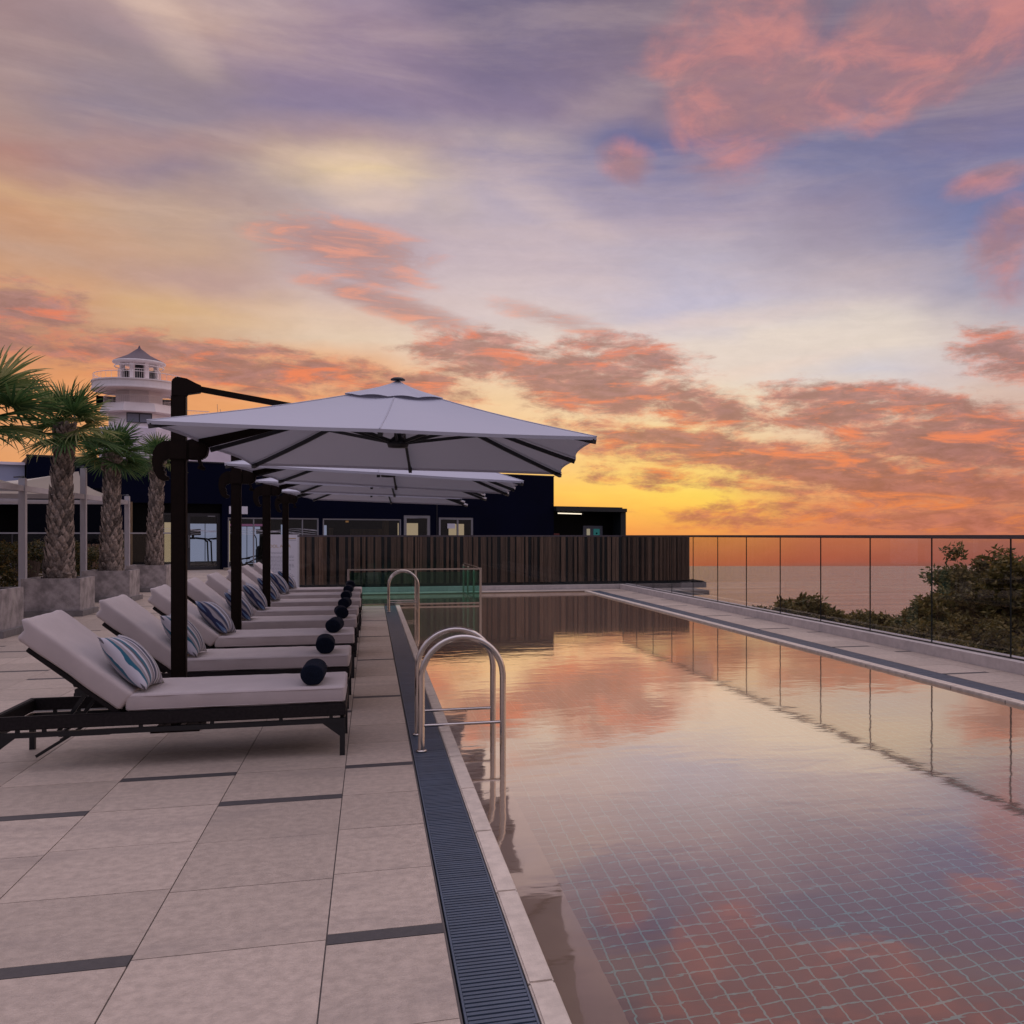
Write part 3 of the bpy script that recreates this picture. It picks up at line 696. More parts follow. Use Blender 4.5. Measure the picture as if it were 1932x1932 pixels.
def seam(b, hx, hy, z, r_=.0028):
    c = .018; p = []
    for sx, sy, a0 in ((1, 1, 0), (-1, 1, 90), (-1, -1, 180), (1, -1, 270)):
        for k in range(4): a = R(a0 + 30 * k); p.append((sx * (hx - c) + c * 1.35 * math.cos(a), sy * (hy - c) + c * 1.35 * math.sin(a), z))
    p.append(p[0]); b.tube(p, r_, 5, cap=False)
BA = R(39.5)      # backrest angle
BW = .74; BL = 2.0
def make_lounger():
    r = empty('sun_lounger')
    b = MB(); b.box(-BL, 0, 0, .036, .254, .334); b.box(-BL, 0, BW - .036, BW, .254, .334); b.box(-BL, -BL + .04, .036, BW - .036, .254, .334); b.box(-.04, 0, .036, BW - .036, .254, .334)
    b.build('wicker_frame', M['wicker'], r, bevel=.006)
    b = MB()
    for y in (.004, BW - .032): b.box(-BL + .01, -.004, y, y + .028, .208, .238)
    for x in (-BL + .01, -.036, -1.0): b.box(x, x + .028, .033, BW - .033, .208, .238)
    for x in (-1.86, -1.72, -1.2, -.8, -.4, -.1):
        for y in (.010, BW - .026): b.box(x, x + .022, y, y + .016, .238, .256)
    b.build('steel_underframe', M['black_steel'], r)
    for x, s in ((-.036, -1), (-BL + .004, 1)):
        for y in (.004, BW - .034):
            b = MB(); b.box(x, x + .032, y, y + .030, 0, .208)
            xi = x if s < 0 else x + .032
            b.prism([(xi, .208), (xi + s * .105, .208), (xi, .125)], y + .004, y + .026, 'y'); b.build('leg', M['black_steel'], r)
    b = MB(); b.box(-1.27, -.041, .037, BW - .037, .270, .326); b.build('seat_base', M['black_steel'], r)
    vs, fs = rounded(.635, .352, .052, .020, 22, 12, 2, wob=.005, crown=.005, seed=1)
    b = MB(); b.add(vs, fs, 0, True); seam(b, .628, .345, .039); seam(b, .628, .345, -.039); o = b.build('seat_cushion', M['cushion'], r); o.location = (-.640, BW / 2, .386)
    # backrest: local frame tilts about the hinge
    hx, hz = -1.30, .335
    d = Vector((-math.cos(BA), 0, math.sin(BA))); n = Vector((math.sin(BA), 0, math.cos(BA)))
    rot = Matrix((( -d.x, 0, n.x), (0, 1, 0), (-d.z, 0, n.z))).to_4x4()   # columns: -d, y, n
    b = MB()
    for y0, y1 in ((.040, .078), (BW - .078, BW - .040)): b.box(-.64, .03, y0 - BW / 2, y1 - BW / 2, -.035, -.004)
    b.box(-.64, -.60, .078 - BW / 2, BW / 2 - .078, -.035, -.004); b.box(-.60, .02, .080 - BW / 2, BW / 2 - .080, -.018, -.006)
    o = b.build('backrest_frame', M['wicker'], r, bevel=.004)
    o.matrix_local = Matrix.Translation((hx, BW / 2, hz)) @ rot
    vs, fs = rounded(.355, .356, .062, .024, 14, 12, 2, wob=.005, crown=.005, seed=9)
    vs = [Vector((v.x - (.05 if v.x < -.30 and v.z > 0 else 0) * min(1, (-.30 - v.x) / .04), v.y, v.z)) for v in vs]
    b = MB(); b.add(vs, fs, 0, True); seam(b, .349, .349, -.046, .002); o = b.build('back_cushion', M['cushion'], r)
    o.matrix_local = Matrix.Translation(Vector((hx, BW / 2, hz)) + d * .365 + n * .060) @ rot
    b = MB()
    for y in (.12, BW - .14):
        b.bar((-1.66, y, .22), (-1.50, y, .46), .022, .022); b.bar((-1.78, y, .075), (-1.60, y, .19), .030, .018); b.bar((-1.66, y, .20), (-1.38, y, .20), .018, .03)
    b.tube([(-1.66, .12, .20), (-1.66, BW - .12, .20)], .011, 8); b.build('recline_strut', M['black_steel'], r)
    return r
def copy_tree(o, parent=None):
    c = o.copy(); col.objects.link(c)
    if parent is not None:
        c.parent = parent
    for ch in list(o.children): copy_tree(ch, c)
    return c
LY = [6.42, 8.13, 9.87, 11.55, 13.10, 14.80, 16.50, 18.10]
ORD = ['nearest the camera, fully in view', 'second from the camera, just behind the first mast', 'third in the row from the camera', 'fourth in the row from the camera, beside the second mast', 'fifth in the row from the camera', 'sixth in the row from the camera, beside the third mast', 'seventh in the row, second from the far end', 'last in the row, farthest from the camera']
proto = make_lounger()
for i, y in enumerate(LY):
    o = proto if i == 0 else copy_tree(proto)
    o.location = (-.156 + rnd.uniform(-.014, .014) * (i > 0), y, 0); o.rotation_euler = (0, 0, R(rnd.uniform(-1.3, 1.3)) * (i > 0))
    tag(o, 'wicker sun lounger, ' + ORD[i], 'sun lounger', 'sun loungers in a row along the pool')

# pillows
def pillow_mesh():
    n = 22; vs = []; fs = []
    for side in (1, -1):
        for i in range(n + 1):
            for j in range(n + 1):
                u = -1 + 2 * i / n; v = -1 + 2 * j / n
                x = .215 * u * (1 - .12 * (1 - v * v) * abs(u)); y = .225 * v * (1 - .12 * (1 - u * u) * abs(v))
                t = .095 * (max(0, 1 - u ** 2) ** .55) * (max(0, 1 - v ** 2) ** .55)
                t += .004 * mn.noise(Vector((u * 3, v * 3, side))) * (1 - max(abs(u), abs(v)))
                vs.append((x, y, side * t))
    m = (n + 1) ** 2
    for s_ in (0, 1):
        for i in range(n):
            for j in range(n):
                q = (s_ * m + i * (n + 1) + j, s_ * m + (i + 1) * (n + 1) + j, s_ * m + (i + 1) * (n + 1) + j + 1, s_ * m + i * (n + 1) + j + 1)
                fs.append(q if s_ == 0 else q[::-1])
    b = MB(); b.add(vs, fs, 0, True); return b
PL = ['first lounger, with broad teal stripes', 'second lounger, partly behind the first mast', 'third lounger, with navy and white stripes', 'fourth lounger, partly behind the second mast', 'fifth lounger, standing clear of the masts', 'sixth lounger, partly behind the third mast', 'seventh lounger, tall and narrow in view', 'last lounger, a sliver beside the fourth mast']
for i, y in enumerate(LY):
    o = pillow_mesh().build('striped_pillow', M['pillow_teal'] if i in (0, 1) else M['pillow_navy'])
    bm = bmesh.new(); bm.from_mesh(o.data); bmesh.ops.remove_doubles(bm, verts=bm.verts, dist=.0004); bm.to_mesh(o.data); bm.free()
    ang = R(50 + rnd.uniform(-3, 3) * (i > 0)); d = Vector((-math.cos(ang), 0, math.sin(ang)))
    yc = y + .27 + rnd.uniform(-.03, .03) * (i > 0)
    base = Vector((-1.315, yc, .452)); c = base + d * .205
    n = Vector((math.sin(ang), 0, math.cos(ang)))
    rot = Matrix(((-d.x, 0, n.x), (0, 1, 0), (-d.z, 0, n.z))).to_4x4() @ Matrix.Rotation(R(rnd.uniform(-7, 7) if i else -4), 4, 'Z')
    o.matrix_world = Matrix.Translation(c) @ rot
    tag(o, 'striped pillow leaning on the backrest of the ' + PL[i], 'pillow', 'striped pillows on the loungers')

# rolled towels
def towel_mesh():
    b = MB(); n = 40; L = .36
    prof = []
    for k in range(13):
        r_ = .004 + .060 * k / 12; prof.append((r_, -L / 2 - .012 + .010 * (k / 12) ** 2 + .0035 * (k % 2)))
    prof += [(.069, -L / 2 + .006), (.0715, -L / 2 + .03), (.072, 0), (.0715, L / 2 - .03), (.069, L / 2 - .006), (.06, L / 2 + .004), (.03, L / 2 + .006), (.002, L / 2 + .006)]
    vs = []
    for r_, z in prof:
        for k in range(n):
            a = 2 * math.pi * k / n
            rr = r_ * (1 + .035 * math.cos(a * 2 + .6) + .02 * math.sin(3 * a)) * (1 + .05 * (k / n - .5))
            vs.append((rr * math.cos(a), z, max(rr * math.sin(a), -.062)))
    fs = [(i * n + k, i * n + (k + 1) % n, (i + 1) * n + (k + 1) % n, (i + 1) * n + k) for i in range(len(prof) - 1) for k in range(n)]
    b.add(vs, fs, 0, True)
    b.tube([(.069, -L / 2 + .004, .012), (.0725, 0, .012), (.069, L / 2 - .004, .012)], .004, 6)
    return b
tw = towel_mesh().build('rolled_towel', M['towel'])
TX = [-.36, -.363, -.349, -.335, -.333, -.354, -.36, -.36]
for i, y in enumerate(LY):
    o = tw if i == 0 else tw.copy()
    if i: col.objects.link(o)
    o.location = (TX[i], y + .255, .507); o.rotation_euler = (0, R(rnd.uniform(-25, 25)) * 0, R(rnd.uniform(-5, 5) + (-4 if i == 0 else 0)))
    tag(o, 'dark navy rolled towel on the foot end of the ' + ['first', 'second', 'third', 'fourth', 'fifth', 'sixth', 'seventh', 'last'][i] + ' lounger from the camera', 'rolled towel', 'rolled towels on the loungers')

# ================================================================== CANTILEVER UMBRELLAS
def umbrella(px, py, cx_, cy_, cz, W_, yaw, tx, ty, label):
    r = empty('cantilever_umbrella', (px, py, 0)); tag(r, label, 'umbrella', 'white cantilever umbrellas over the loungers')
    H2 = W_ / 2; rise = .525
    Mx = Matrix.Translation((cx_ - px, cy_ - py, cz)) @ Matrix.Rotation(yaw, 4, 'Z')
    def Z(u, v):
        ro = max(abs(u), abs(v)); k = 1 - ro
        return rise * (k - .045 * math.sin(math.pi * k)) + tx * u * H2 + ty * v * H2
    def Pt(u, v, dz=0.0):
        ro = max(abs(u), abs(v), 1e-6); s_ = (u if abs(v) >= abs(u) else v) / ro
        inn = 1 - .035 * abs(math.sin(math.pi * s_)) * ro ** 1.5
        sag = -.022 * abs(math.sin(math.pi * s_)) * math.sin(math.pi * min(ro, 1)) 
        return Mx @ Vector((u * H2 * inn, v * H2 * inn, Z(u, v) + dz + sag))
    # canopy
    n = 32; nr = 14; b = MB(); vs = []
    ring = [(-1 + 2 * i / n, -1) for i in range(n)] + [(1, -1 + 2 * i / n) for i in range(n)] + [(1 - 2 * i / n, 1) for i in range(n)] + [(-1, 1 - 2 * i / n) for i in range(n)]
    m = len(ring)
    for k in range(1, nr + 1):
        for u, v in ring: vs.append(Pt(u * k / nr, v * k / nr))
    vs.append(Pt(0, 0)); fs = []
    for k in range(nr - 1):
        for i in range(m): fs.append((k * m + i, k * m + (i + 1) % m, (k + 1) * m + (i + 1) % m, (k + 1) * m + i))
    for i in range(m): fs.append((i, len(vs) - 1, (i + 1) % m))
    b.add(vs, fs, 0, True)
    for u, v in ((1, 1), (1, 0), (1, -1), (0, -1), (-1, -1), (-1, 0), (-1, 1), (0, 1)):
        b.tube([Pt(u * k, v * k, .001) for k in (.2, .35, .5, .65, .8, .9, 1)], .0045, 4, cap=False)
    rv = []
    for u, v in ring: p = Pt(u, v); q = Pt(u * .998, v * .998, -.024); rv += [p, q]
    b.add(rv, [(2 * k, 2 * ((k + 1) % m), 2 * ((k + 1) % m) + 1, 2 * k + 1) for k in range(m)], 0, False)
    can = b.build('canopy', M['canopy_fabric'], r)
    # seam cord under the hem
    # vent cap
    b = MB(); vs = []; a = .255; nv = 6
    def Vt(u, v):
        ro = max(abs(u), abs(v), 1e-6); s_ = (u if abs(v) >= abs(u) else v) / ro
        return Mx @ Vector((u * a * H2, v * a * H2, Z(u * a, v * a) + .010 + .012 * (1 - ro) + .026 * max(0, 1 - ro) ** 5 + .013 * ro ** 2 * (abs(math.sin(s_ * 5.3 + .6)) - .2)))
    for k in range(1, nv + 1):
        for u, v in ring: vs.append(Vt(u * k / nv, v * k / nv))
    vs.append(Vt(0, 0)); fs = [(k * m + i, k * m + (i + 1) % m, (k + 1) * m + (i + 1) % m, (k + 1) * m + i) for k in range(nv - 1) for i in range(m)] + [(i, len(vs) - 1, (i + 1) % m) for i in range(m)]
    b.add(vs, fs, 0, True)
    b.build('vent_cap', M['canopy_fabric'], can)
    b = MB(); c = Mx @ Vector((0, 0, Z(0, 0))); b.lathe([(.0, c.z + .070), (.035, c.z + .067), (.055, c.z + .056), (.057, c.z + .046), (.0, c.z + .044)], 20, 0, c.x, c.y); b.build('finial', M['rib'], can)
    # hub, ribs, struts
    hub = Mx @ Vector((0, 0, .065)); b = MB()
    b.lathe([(0, hub.z - .035), (.075, hub.z - .030), (.085, hub.z), (.06, hub.z + .035), (.03, hub.z + .06), (.026, c.z - .03)], 20, 0, hub.x, hub.y); b.build('hub', M['rib'], r)
    for u, v in ((1, 1), (1, 0), (1, -1), (0, -1), (-1, -1), (-1, 0), (-1, 1), (0, 1)):
        b = MB(); pts = [Pt(u * k, v * k, -.036) for k in (.03, .15, .3, .45, .6, .75, .87, .99)]
        for p, q in zip(pts[:-1], pts[1:]): b.bar(p, q, .020, .032)
        e = pts[-1]; d = (pts[-1] - pts[-2]).normalized(); b.bar(e - d * .07, e + d * .004, .030, .034)
        rb = b.build('rib', M['rib'], r)
        b = MB(); b.bar(hub, Pt(u * .44, v * .44, -.04), .016, .026); b.build('strut', M['rib'], rb)
    # mast
    b = MB(); b.box(-.050, .050, -.042, .042, .012, 2.42); b.build('mast', M['bronze'], r, bevel=.010)
    b = MB(); b.box(-.16, .16, -.16, .16, 0, .012); b.build('base_plate', M['bronze'], r)
    for x_, y_ in ((-.12, -.12), (.12, -.12), (.12, .12), (-.12, .12)):
        b = MB(); b.lathe([(.014, .012), (.014, .024), (0, .026)], 6, 0, x_, y_); b.build('bolt', M['bronze'], r)
    ax_ = Vector((cx_ - px, cy_ - py, 0)); L = ax_.length; e = ax_ / L
    apex = c.z - .05
    b = MB(); b.prism([(-.052, 2.405), (.054, 2.405), (.054, 2.425), (.15, 2.445), (.15, 2.492), (.11, 2.508), (.05, 2.538), (-.02, 2.548), (-.05, 2.52)], -.046, .046, 'y')
    o = b.build('mast_cap', M['bronze'], r, bevel=.006); o.rotation_euler = (0, 0, math.atan2(e.y, e.x))
    z_arm0 = 2.03
    armz = lambda s_: z_arm0 + (apex - z_arm0) * s_ / L
    b = MB(); b.bar(e * .14 + Vector((0, 0, 2.47)), e * .98 + Vector((0, 0, armz(.98) + .01)), .036, .042); b.build('top_strut', M['bronze'], r, bevel=.004)
    b = MB(); b.bar(e * .06 + Vector((0, 0, armz(.06))), e * (L - .01) + Vector((0, 0, armz(L - .01))), .055, .088); b.build('arm', M['bronze'], r, bevel=.008)
    # bracket with the claw shaped grip
    b = MB(); b.box(-.064, .064, -.056, .056, 1.945, 2.085); b.build('collar', M['bronze'], r, bevel=.008)
    hook = [(-.062, 2.085), (-.10, 2.080), (-.145, 2.050), (-.170, 2.000), (-.176, 1.930), (-.165, 1.865), (-.140, 1.815), (-.105, 1.792), (-.070, 1.800), (-.066, 1.822), (-.082, 1.830), (-.098, 1.845), (-.088, 1.862), (-.106, 1.875), (-.094, 1.892), (-.112, 1.905), (-.104, 1.935), (-.062, 1.955)]
    b = MB(); b.prism(hook, -.030, .030, 'y'); b.build('grip', M['bronze'], r, bevel=.004)
    lob = [(.062, 2.080), (.12, 2.085), (.185, 2.070), (.200, 2.030), (.190, 1.985), (.165, 1.955), (.12, 1.948), (.062, 1.950)]
    b = MB(); b.prism(lob, -.045, .045, 'y'); o = b.build('pivot_block', M['bronze'], r, bevel=.010)
    b = MB(); b.bar((.135, -.05, 1.97), (.165, -.055, 1.885), .016, .022); b.tube([(.140, -.07, 1.893), (.178, -.045, 1.882)], .014, 8); b.build('crank_handle', M['bronze'], r)
    return r
UM = [(-1.345, 7.65, .207, 7.94, 2.065, 2.85, -.107, -.020, -.021, 'large white umbrella on a dark mast, nearest the camera and highest in view'),
      (-1.390, 11.10, .188, 11.25, 2.022, 2.85, -.085, -.050, .002, 'second white umbrella from the camera, mast between third and fourth loungers'),
      (-1.400, 14.30, .183, 14.25, 2.043, 2.85, -.125, -.035, .002, 'third white umbrella from the camera, seen edge-on under the second'),
      (-1.420, 17.65, .185, 17.40, 2.045, 2.85, -.129, -.034, -.007, 'fourth white umbrella, lowest and farthest before the navy building')]
for u in UM: umbrella(*u)

# ================================================================== PLANTERS AND PALMS
PY = [10.63 * 1.4, 13.30 * 1.4, 16.0 * 1.4, 18.70 * 1.4]
def planter():
    r = empty('concrete_planter'); h = .655; w = .91; t = .055
    b = MB(); z0 = .10
    b.box(-w / 2, w / 2, -w / 2, -w / 2 + t, z0, h); b.box(-w / 2, w / 2, w / 2 - t, w / 2, z0, h)
    b.box(-w / 2, -w / 2 + t, -w / 2 + t, w / 2 - t, z0, h); b.box(w / 2 - t, w / 2, -w / 2 + t, w / 2 - t, z0, h)
    b.build('box', M['concrete'], r)
    b = MB(); b.box(-w / 2 - .055, w / 2 + .055, -w / 2 - .055, w / 2 + .055, 0, .098); b.build('plinth', M['concrete_dark'], r, bevel=.004)
    b = MB(); b.box(-w / 2 + t, w / 2 - t, -w / 2 + t, w / 2 - t, .101, h - .05); b.build('soil', M['soil'], r)
    return r
pp = planter()
PLAB = ['grey concrete planter cut off by the left edge, nearest the camera', 'grey concrete planter under the tallest full palm, with rust streaks', 'grey concrete planter under the short leafy palm', 'grey concrete planter under the slim farthest palm, beside the first mast']
for i, y in enumerate(PY):
    o = pp if i == 0 else copy_tree(pp)
    o.location = (-3.83 * 1.4 + (.05 if i < 2 else 0), y + .51, 0); tag(o, PLAB[i], 'planter', 'square concrete planters in a row')

def frond_mesh(seed, n=30, LP=.40, LL=.64):
    q = random.Random(seed); b = MB()
    b.tube([(0, 0, 0), (LP * .5, 0, .03), (LP, 0, 0)], [.012, .009, .007], 5)
    for k in range(n):
        a = R(-112 + 224 * k / (n - 1) + q.uniform(-1.5, 1.5)); ll = LL * (.70 + .30 * math.cos(a * .72)) * q.uniform(.92, 1.05)
        d = Vector((math.cos(a), math.sin(a), 0)); s_ = Vector((-d.y, d.x, 0)); o = Vector((LP, 0, 0))
        rs = [.02, ll * .35, ll * .65, ll * .88, ll]; ws = [.004, .017, .0145, .008, .0012]; droop = q.uniform(.03, .12) * (1 if k % 3 else 2.2)
        vs = []
        for r_, w in zip(rs, ws):
            z = -droop * (r_ / ll) ** 3 * ll * 1.6 + .05 * math.sin(abs(a)) * r_
            c = o + d * r_ + Vector((0, 0, z)); vs += [c + s_ * w, c + Vector((0, 0, -w * .7)), c - s_ * w]
        fs = []
        for i in range(4): fs += [(i * 3, i * 3 + 1, i * 3 + 4, i * 3 + 3), (i * 3 + 1, i * 3 + 2, i * 3 + 5, i * 3 + 4)]
        b.add(vs, fs, 0)
    return b
fr_mesh = []
for k, mt_ in enumerate(('palm_leaf', 'palm_leaf_dark', 'palm_leaf_dark')):
    b = frond_mesh(k + 3); me = bpy.data.meshes.new('frond'); me.from_pydata(b.v, [], b.f); me.materials.append(M[mt_]); me.update(); fr_mesh.append(me)

def palm(x, y, zb, base_r, top_r, hgt, lean, nfr, size, seed, label, upright=.8, lightf=.35):
    q = random.Random(seed); r = empty('fan_palm', (x, y, zb)); tag(r, label, 'palm tree', 'fan palms in concrete planters')
    def ctr(t): return Vector((lean[0] * t ** 1.4, lean[1] * t, hgt * t))
    def rad(t): return base_r + (top_r - base_r) * min(1, t * 1.15) - .02 * math.sin(math.pi * t)
    b = MB(); N = 22
    b.tube([ctr(i / N) for i in range(N + 1)], [rad(i / N) * .86 for i in range(N + 1)], 16)
    rings = int(hgt / .068)
    for i in range(rings):
        t = i / rings; c = ctr(t); rr = rad(t)
        m_ = 11
        for k in range(m_):
            a = 2 * math.pi * (k + .5 * (i % 2)) / m_ + q.uniform(-.12, .12) + i * .11
            d = Vector((math.cos(a), math.sin(a), 0)); s_ = Vector((-d.y, d.x, 0)); w = rr * .30 * q.uniform(.75, 1.15); h = .115 * q.uniform(.8, 1.35); out = q.uniform(.016, .050) * (1.6 if t > .82 else 1)
            p = c + d * rr * .86
            vs = [p - s_ * w, p + s_ * w, p + d * out * 1.0 + s_ * w * .7 + Vector((0, 0, h * .55)), p + d * (out * 1.1 + .012) + Vector((0, 0, h * .5)), p + d * out - s_ * w * .7 + Vector((0, 0, h * .55)), p + d * (out + .018) + Vector((0, 0, h * 1.12)), p + d * .022 + Vector((0, 0, -.01))]
            b.add(vs, [(0, 6, 3, 4), (6, 1, 2, 3), (4, 3, 5), (3, 2, 5), (0, 4, 5), (1, 5, 2)], 0)
    # dry fibres under the crown
    for k in range(150):
        t = q.uniform(.80, 1.0); c = ctr(t); a = q.uniform(0, 6.283); d = Vector((math.cos(a), math.sin(a), 0)); p = c + d * rad(t) * .85
        e = p + d * q.uniform(.03, .14) + Vector((0, 0, q.uniform(-.05, .16))); s_ = Vector((-d.y, d.x, 0)) * .006
        b.add([p - s_, p + s_, e], [(0, 1, 2)], 1)
    b.build('trunk', [M['palm_bark'], M['palm_fibre']], r)
    top = ctr(1.0)
    cr = empty('crown'); cr.parent = r; cr.location = top + Vector((0, 0, -.02))
    for k in range(nfr):
        g = (k + .5) / nfr
        elv = R(84 - 112 * g ** .9) ; a = k * 2.39996 + q.uniform(-.2, .2)
        d = Vector((math.cos(a) * math.cos(elv), math.sin(a) * math.cos(elv), math.sin(elv))).normalized()
        s_ = d.cross(Vector((0, 0, 1)))
        if s_.length < .1: s_ = Vector((1, 0, 0))
        s_.normalize(); n = s_.cross(d).normalized()
        tw_ = q.uniform(-.5, .5); s2 = s_ * math.cos(tw_) + n * math.sin(tw_); n2 = d.cross(s2).normalized() * -1
        n2 = s2.cross(d).normalized()
        if n2.z < 0: n2 = -n2; s2 = -s2
        y_ax = n2.cross(d)
        sc_ = size * q.uniform(.86, 1.08) * (.85 if g < .12 else 1)
        mx = Matrix(((d.x, y_ax.x, n2.x), (d.y, y_ax.y, n2.y), (d.z, y_ax.z, n2.z))).to_4x4()
        o = bpy.data.objects.new('frond', fr_mesh[0] if q.random() < lightf + (.35 if g < .4 else 0) else fr_mesh[1 + k % 2]); col.objects.link(o); o.parent = cr
        o.matrix_local = Matrix.Translation((0, 0, -.10 * g)) @ mx @ Matrix.Scale(sc_, 4)
    return r
PX = -3.83 * 1.4
palm(PX - .02, PY[0] + .51, .60, .24, .17, 2.55, (.10, .1), 24, 1.12, 11, 'fan palm whose crown enters at the left edge of the picture', lightf=.4)
palm(PX + .05, PY[1] + .51, .60, .245, .150, 2.78, (.10, .0), 24, 1.0, 5, 'tallest fan palm fully in view, left of the round tower', lightf=.45)
palm(PX, PY[2] + .51, .60, .240, .140, 2.56, (.02, .0), 25, .88, 8, 'short bushy fan palm in front of the round tower', lightf=.12)
palm(PX + .1, PY[3] + .51, .60, .20, .150, 2.78, (.08, .0), 15, .80, 21, 'slim fan palm with a sparse crown beside the first umbrella mast', lightf=.2)

# ================================================================== PERGOLA, SAILS
r = empty('pergola', (-6.02, 19.6, 0)); tag(r, 'grey-painted steel pergola frame standing behind the planters', 'pergola')
for i, (x, y, h) in enumerate(((0, 0, 2.42), (0, 3.8, 2.86), (0, 7.7, 2.40), (0, -3.8, 2.86), (-4.0, 0, 2.42), (-4.0, 3.8, 2.42), (-4.0, 7.7, 2.42), (-4.0, -3.8, 2.42))):
    b = MB(); b.box(x - .055, x + .055, y - .055, y + .055, 0, h); b.build('post', M['pergola'], r, bevel=.004)
for x in (.0, -4.0):
    for y0, y1 in ((-3.745, -.055), (.055, 3.745), (3.855, 7.645)):
        b = MB(); b.box(x - .035, x + .035, y0, y1, 2.19, 2.29); b.build('beam', M['pergola'], r)
for y in (-3.8, 0, 3.8, 7.7):
    b = MB(); b.box(-3.945, -.055, y - .035, y + .035, 2.19, 2.29); b.build('beam', M['pergola'], r)
for x, y, z in ((0, 3.8, 2.86), (0, 7.7, 2.40), (0, 0, 2.42)):
    b = MB(); b.lathe([(.0, z + .05), (.03, z + .045), (.035, z + .02), (.055, z + .0)], 12, 0, x, y); b.tube([(x - .03, y, z + .03), (x - .14, y - .02, z + .02)], .012, 6); b.build('cap', M['alu_dark'], r)

def sail(y0, y1, ym, label):
    b = MB(); n = 28; vs = []
    for i in range(n + 1):
        for j in range(n + 1):
            u = i / n; v = j / n                    # u along y, v across from x=-6.1 to -9.9
            y = y0 + (y1 - y0) * u
            t = abs(y - ym) / max(abs(y1 - ym), abs(y0 - ym)); t = min(t, 1)
            ridge = 2.82 - .50 * t ** .72
            far = 2.34 + .10 * (1 - t)
            z = ridge * (1 - v) ** 1.4 + far * (1 - (1 - v) ** 1.4) - .10 * math.sin(math.pi * v) * math.sin(math.pi * u)
            x = -6.12 - 3.75 * v - .25 * math.sin(math.pi * ((y - y0) / (ym - y0) if y < ym else (y1 - y) / (y1 - ym))) * (1 - v)
            vs.append((x, y, z))
    b.add(vs, [(i * (n + 1) + j, (i + 1) * (n + 1) + j, (i + 1) * (n + 1) + j + 1, i * (n + 1) + j + 1) for i in range(n) for j in range(n)], 0, True)
    o = b.build('shade_sail', M['sail_fabric']); tag(o, label, 'shade sail', 'cream shade sails on the pergola')
sail(19.75, 27.2, 23.4, 'cream shade sail peaking at the tall middle pergola post behind the palms')
sail(13.0, 19.5, 16.0, 'cream shade sail entering at the left edge above the nearest pergola bay')

# ================================================================== PLANTING
def leaf_cloud(b, centres, per, size, q, flat=.6):
    for c, rad in centres:
        for _ in range(per):
            while True:
                p = Vector((q.uniform(-1, 1), q.uniform(-1, 1), q.uniform(-1, 1)))
                if p.length < 1: break
            p = Vector(c) + Vector((p.x * rad, p.y * rad, p.z * rad * flat))
            a = Vector((q.gauss(0, 1), q.gauss(0, 1), q.gauss(0, .6))).normalized(); s_ = a.cross(Vector((q.gauss(0, 1), q.gauss(0, 1), q.gauss(0, 1)))).normalized()
            l = size * q.uniform(.6, 1.3); w = l * .42
            b.add([p, p + a * l * .5 + s_ * w * .5, p + a * l, p + a * l * .5 - s_ * w * .5], [(0, 1, 2, 3)], 0)

def tree(x, y, zb, top, rx, rz, ncl, per, leaf, seed, label, cat='tree', group=None, mname='tree_leaf'):
    q = random.Random(seed); r = empty('broadleaf_tree', (x, y, zb)); tag(r, label, cat, group)
    cz = top - zb - rz; cen = []
    b = MB(); b.tube([(0, 0, 0), (.1, .05, (cz) * .5), (0, 0, cz + rz * .2)], [.20 * rx / 2.4 + .05, .14 * rx / 2.4 + .03, .05], 9)
    for k in range(ncl):
        a = q.uniform(0, 6.283); e = math.asin(q.uniform(-.85, 1)); rr = q.uniform(.45, 1) ** .6
        lump = 1 + .16 * math.sin(a * 3 + seed) * math.cos(e * 2.5) + q.uniform(-.14, .06)
        c = Vector((math.cos(a) * math.cos(e) * rx * rr * lump, math.sin(a) * math.cos(e) * rx * rr * lump, cz + math.sin(e) * rz * rr * lump))
        cen.append((c, rx * q.uniform(.12, .20)))
        if k % 3 == 0:
            m_ = Vector((0, 0, cz - rz * .55)).lerp(c, .5) + Vector((0, 0, -.1))
            b.tube([(0, 0, cz - rz * .6), m_, c * 1.0], [.045 * rx / 2, .03 * rx / 2, .010], 5, cap=False)
    b.build('trunk', M['bark'], r)
    b = MB(); leaf_cloud(b, cen, per, leaf, q, .75); b.build('crown', M[mname], r)
    return r
tree(20.6, 28.6, -8, .66, 2.75, 2.7, 560, 170, .20, 3, 'big leafy tree rising beyond the right glass fence, taller than the handrail line')
tree(25.4, 30.0, -8, .85, 2.5, 2.6, 300, 130, .19, 9, 'leafy tree cut off by the right edge of the picture beyond the fence')
low = [(16.9, 27.4, -1.0, 1.3, 15, 'low treetop tucked between the low crest and the big tree beyond the glass'),
       (8.35, 25.2, -.95, .6, 16, 'tiny treetop farthest left beyond the glass'),
       (16.2, 25.8, -1.45, 1.5, 5, 'low round treetop just left of the big tree beyond the glass'),
       (14.2, 26.2, -1.02, 1.35, 6, 'low treetop with a flat crest, middle of the row beyond the glass'),
       (12.3, 26.0, -.62, 1.25, 7, 'highest of the low treetops beyond the glass, behind the double panel joints'),
       (10.4, 25.8, -.66, .95, 8, 'small dark treetop third from the left beyond the glass'),
       (9.05, 25.6, -.80, .70, 10, 'small low treetop just right of the tiniest one beyond the glass'),
       (18.4, 25.2, -1.6, 1.5, 12, 'low dark treetop in front of the big tree beyond the glass'),
       (14.6, 22.6, -1.75, 1.4, 14, 'low treetop close behind the right glass fence, right of the middle joint')]
for x, y, tp, rx, sd_, lb in low:
    tree(x, y, -8, tp + .12, rx * 1.15, 1.15, 130, 150, .17, sd_, lb, group='low treetops beyond the right fence')

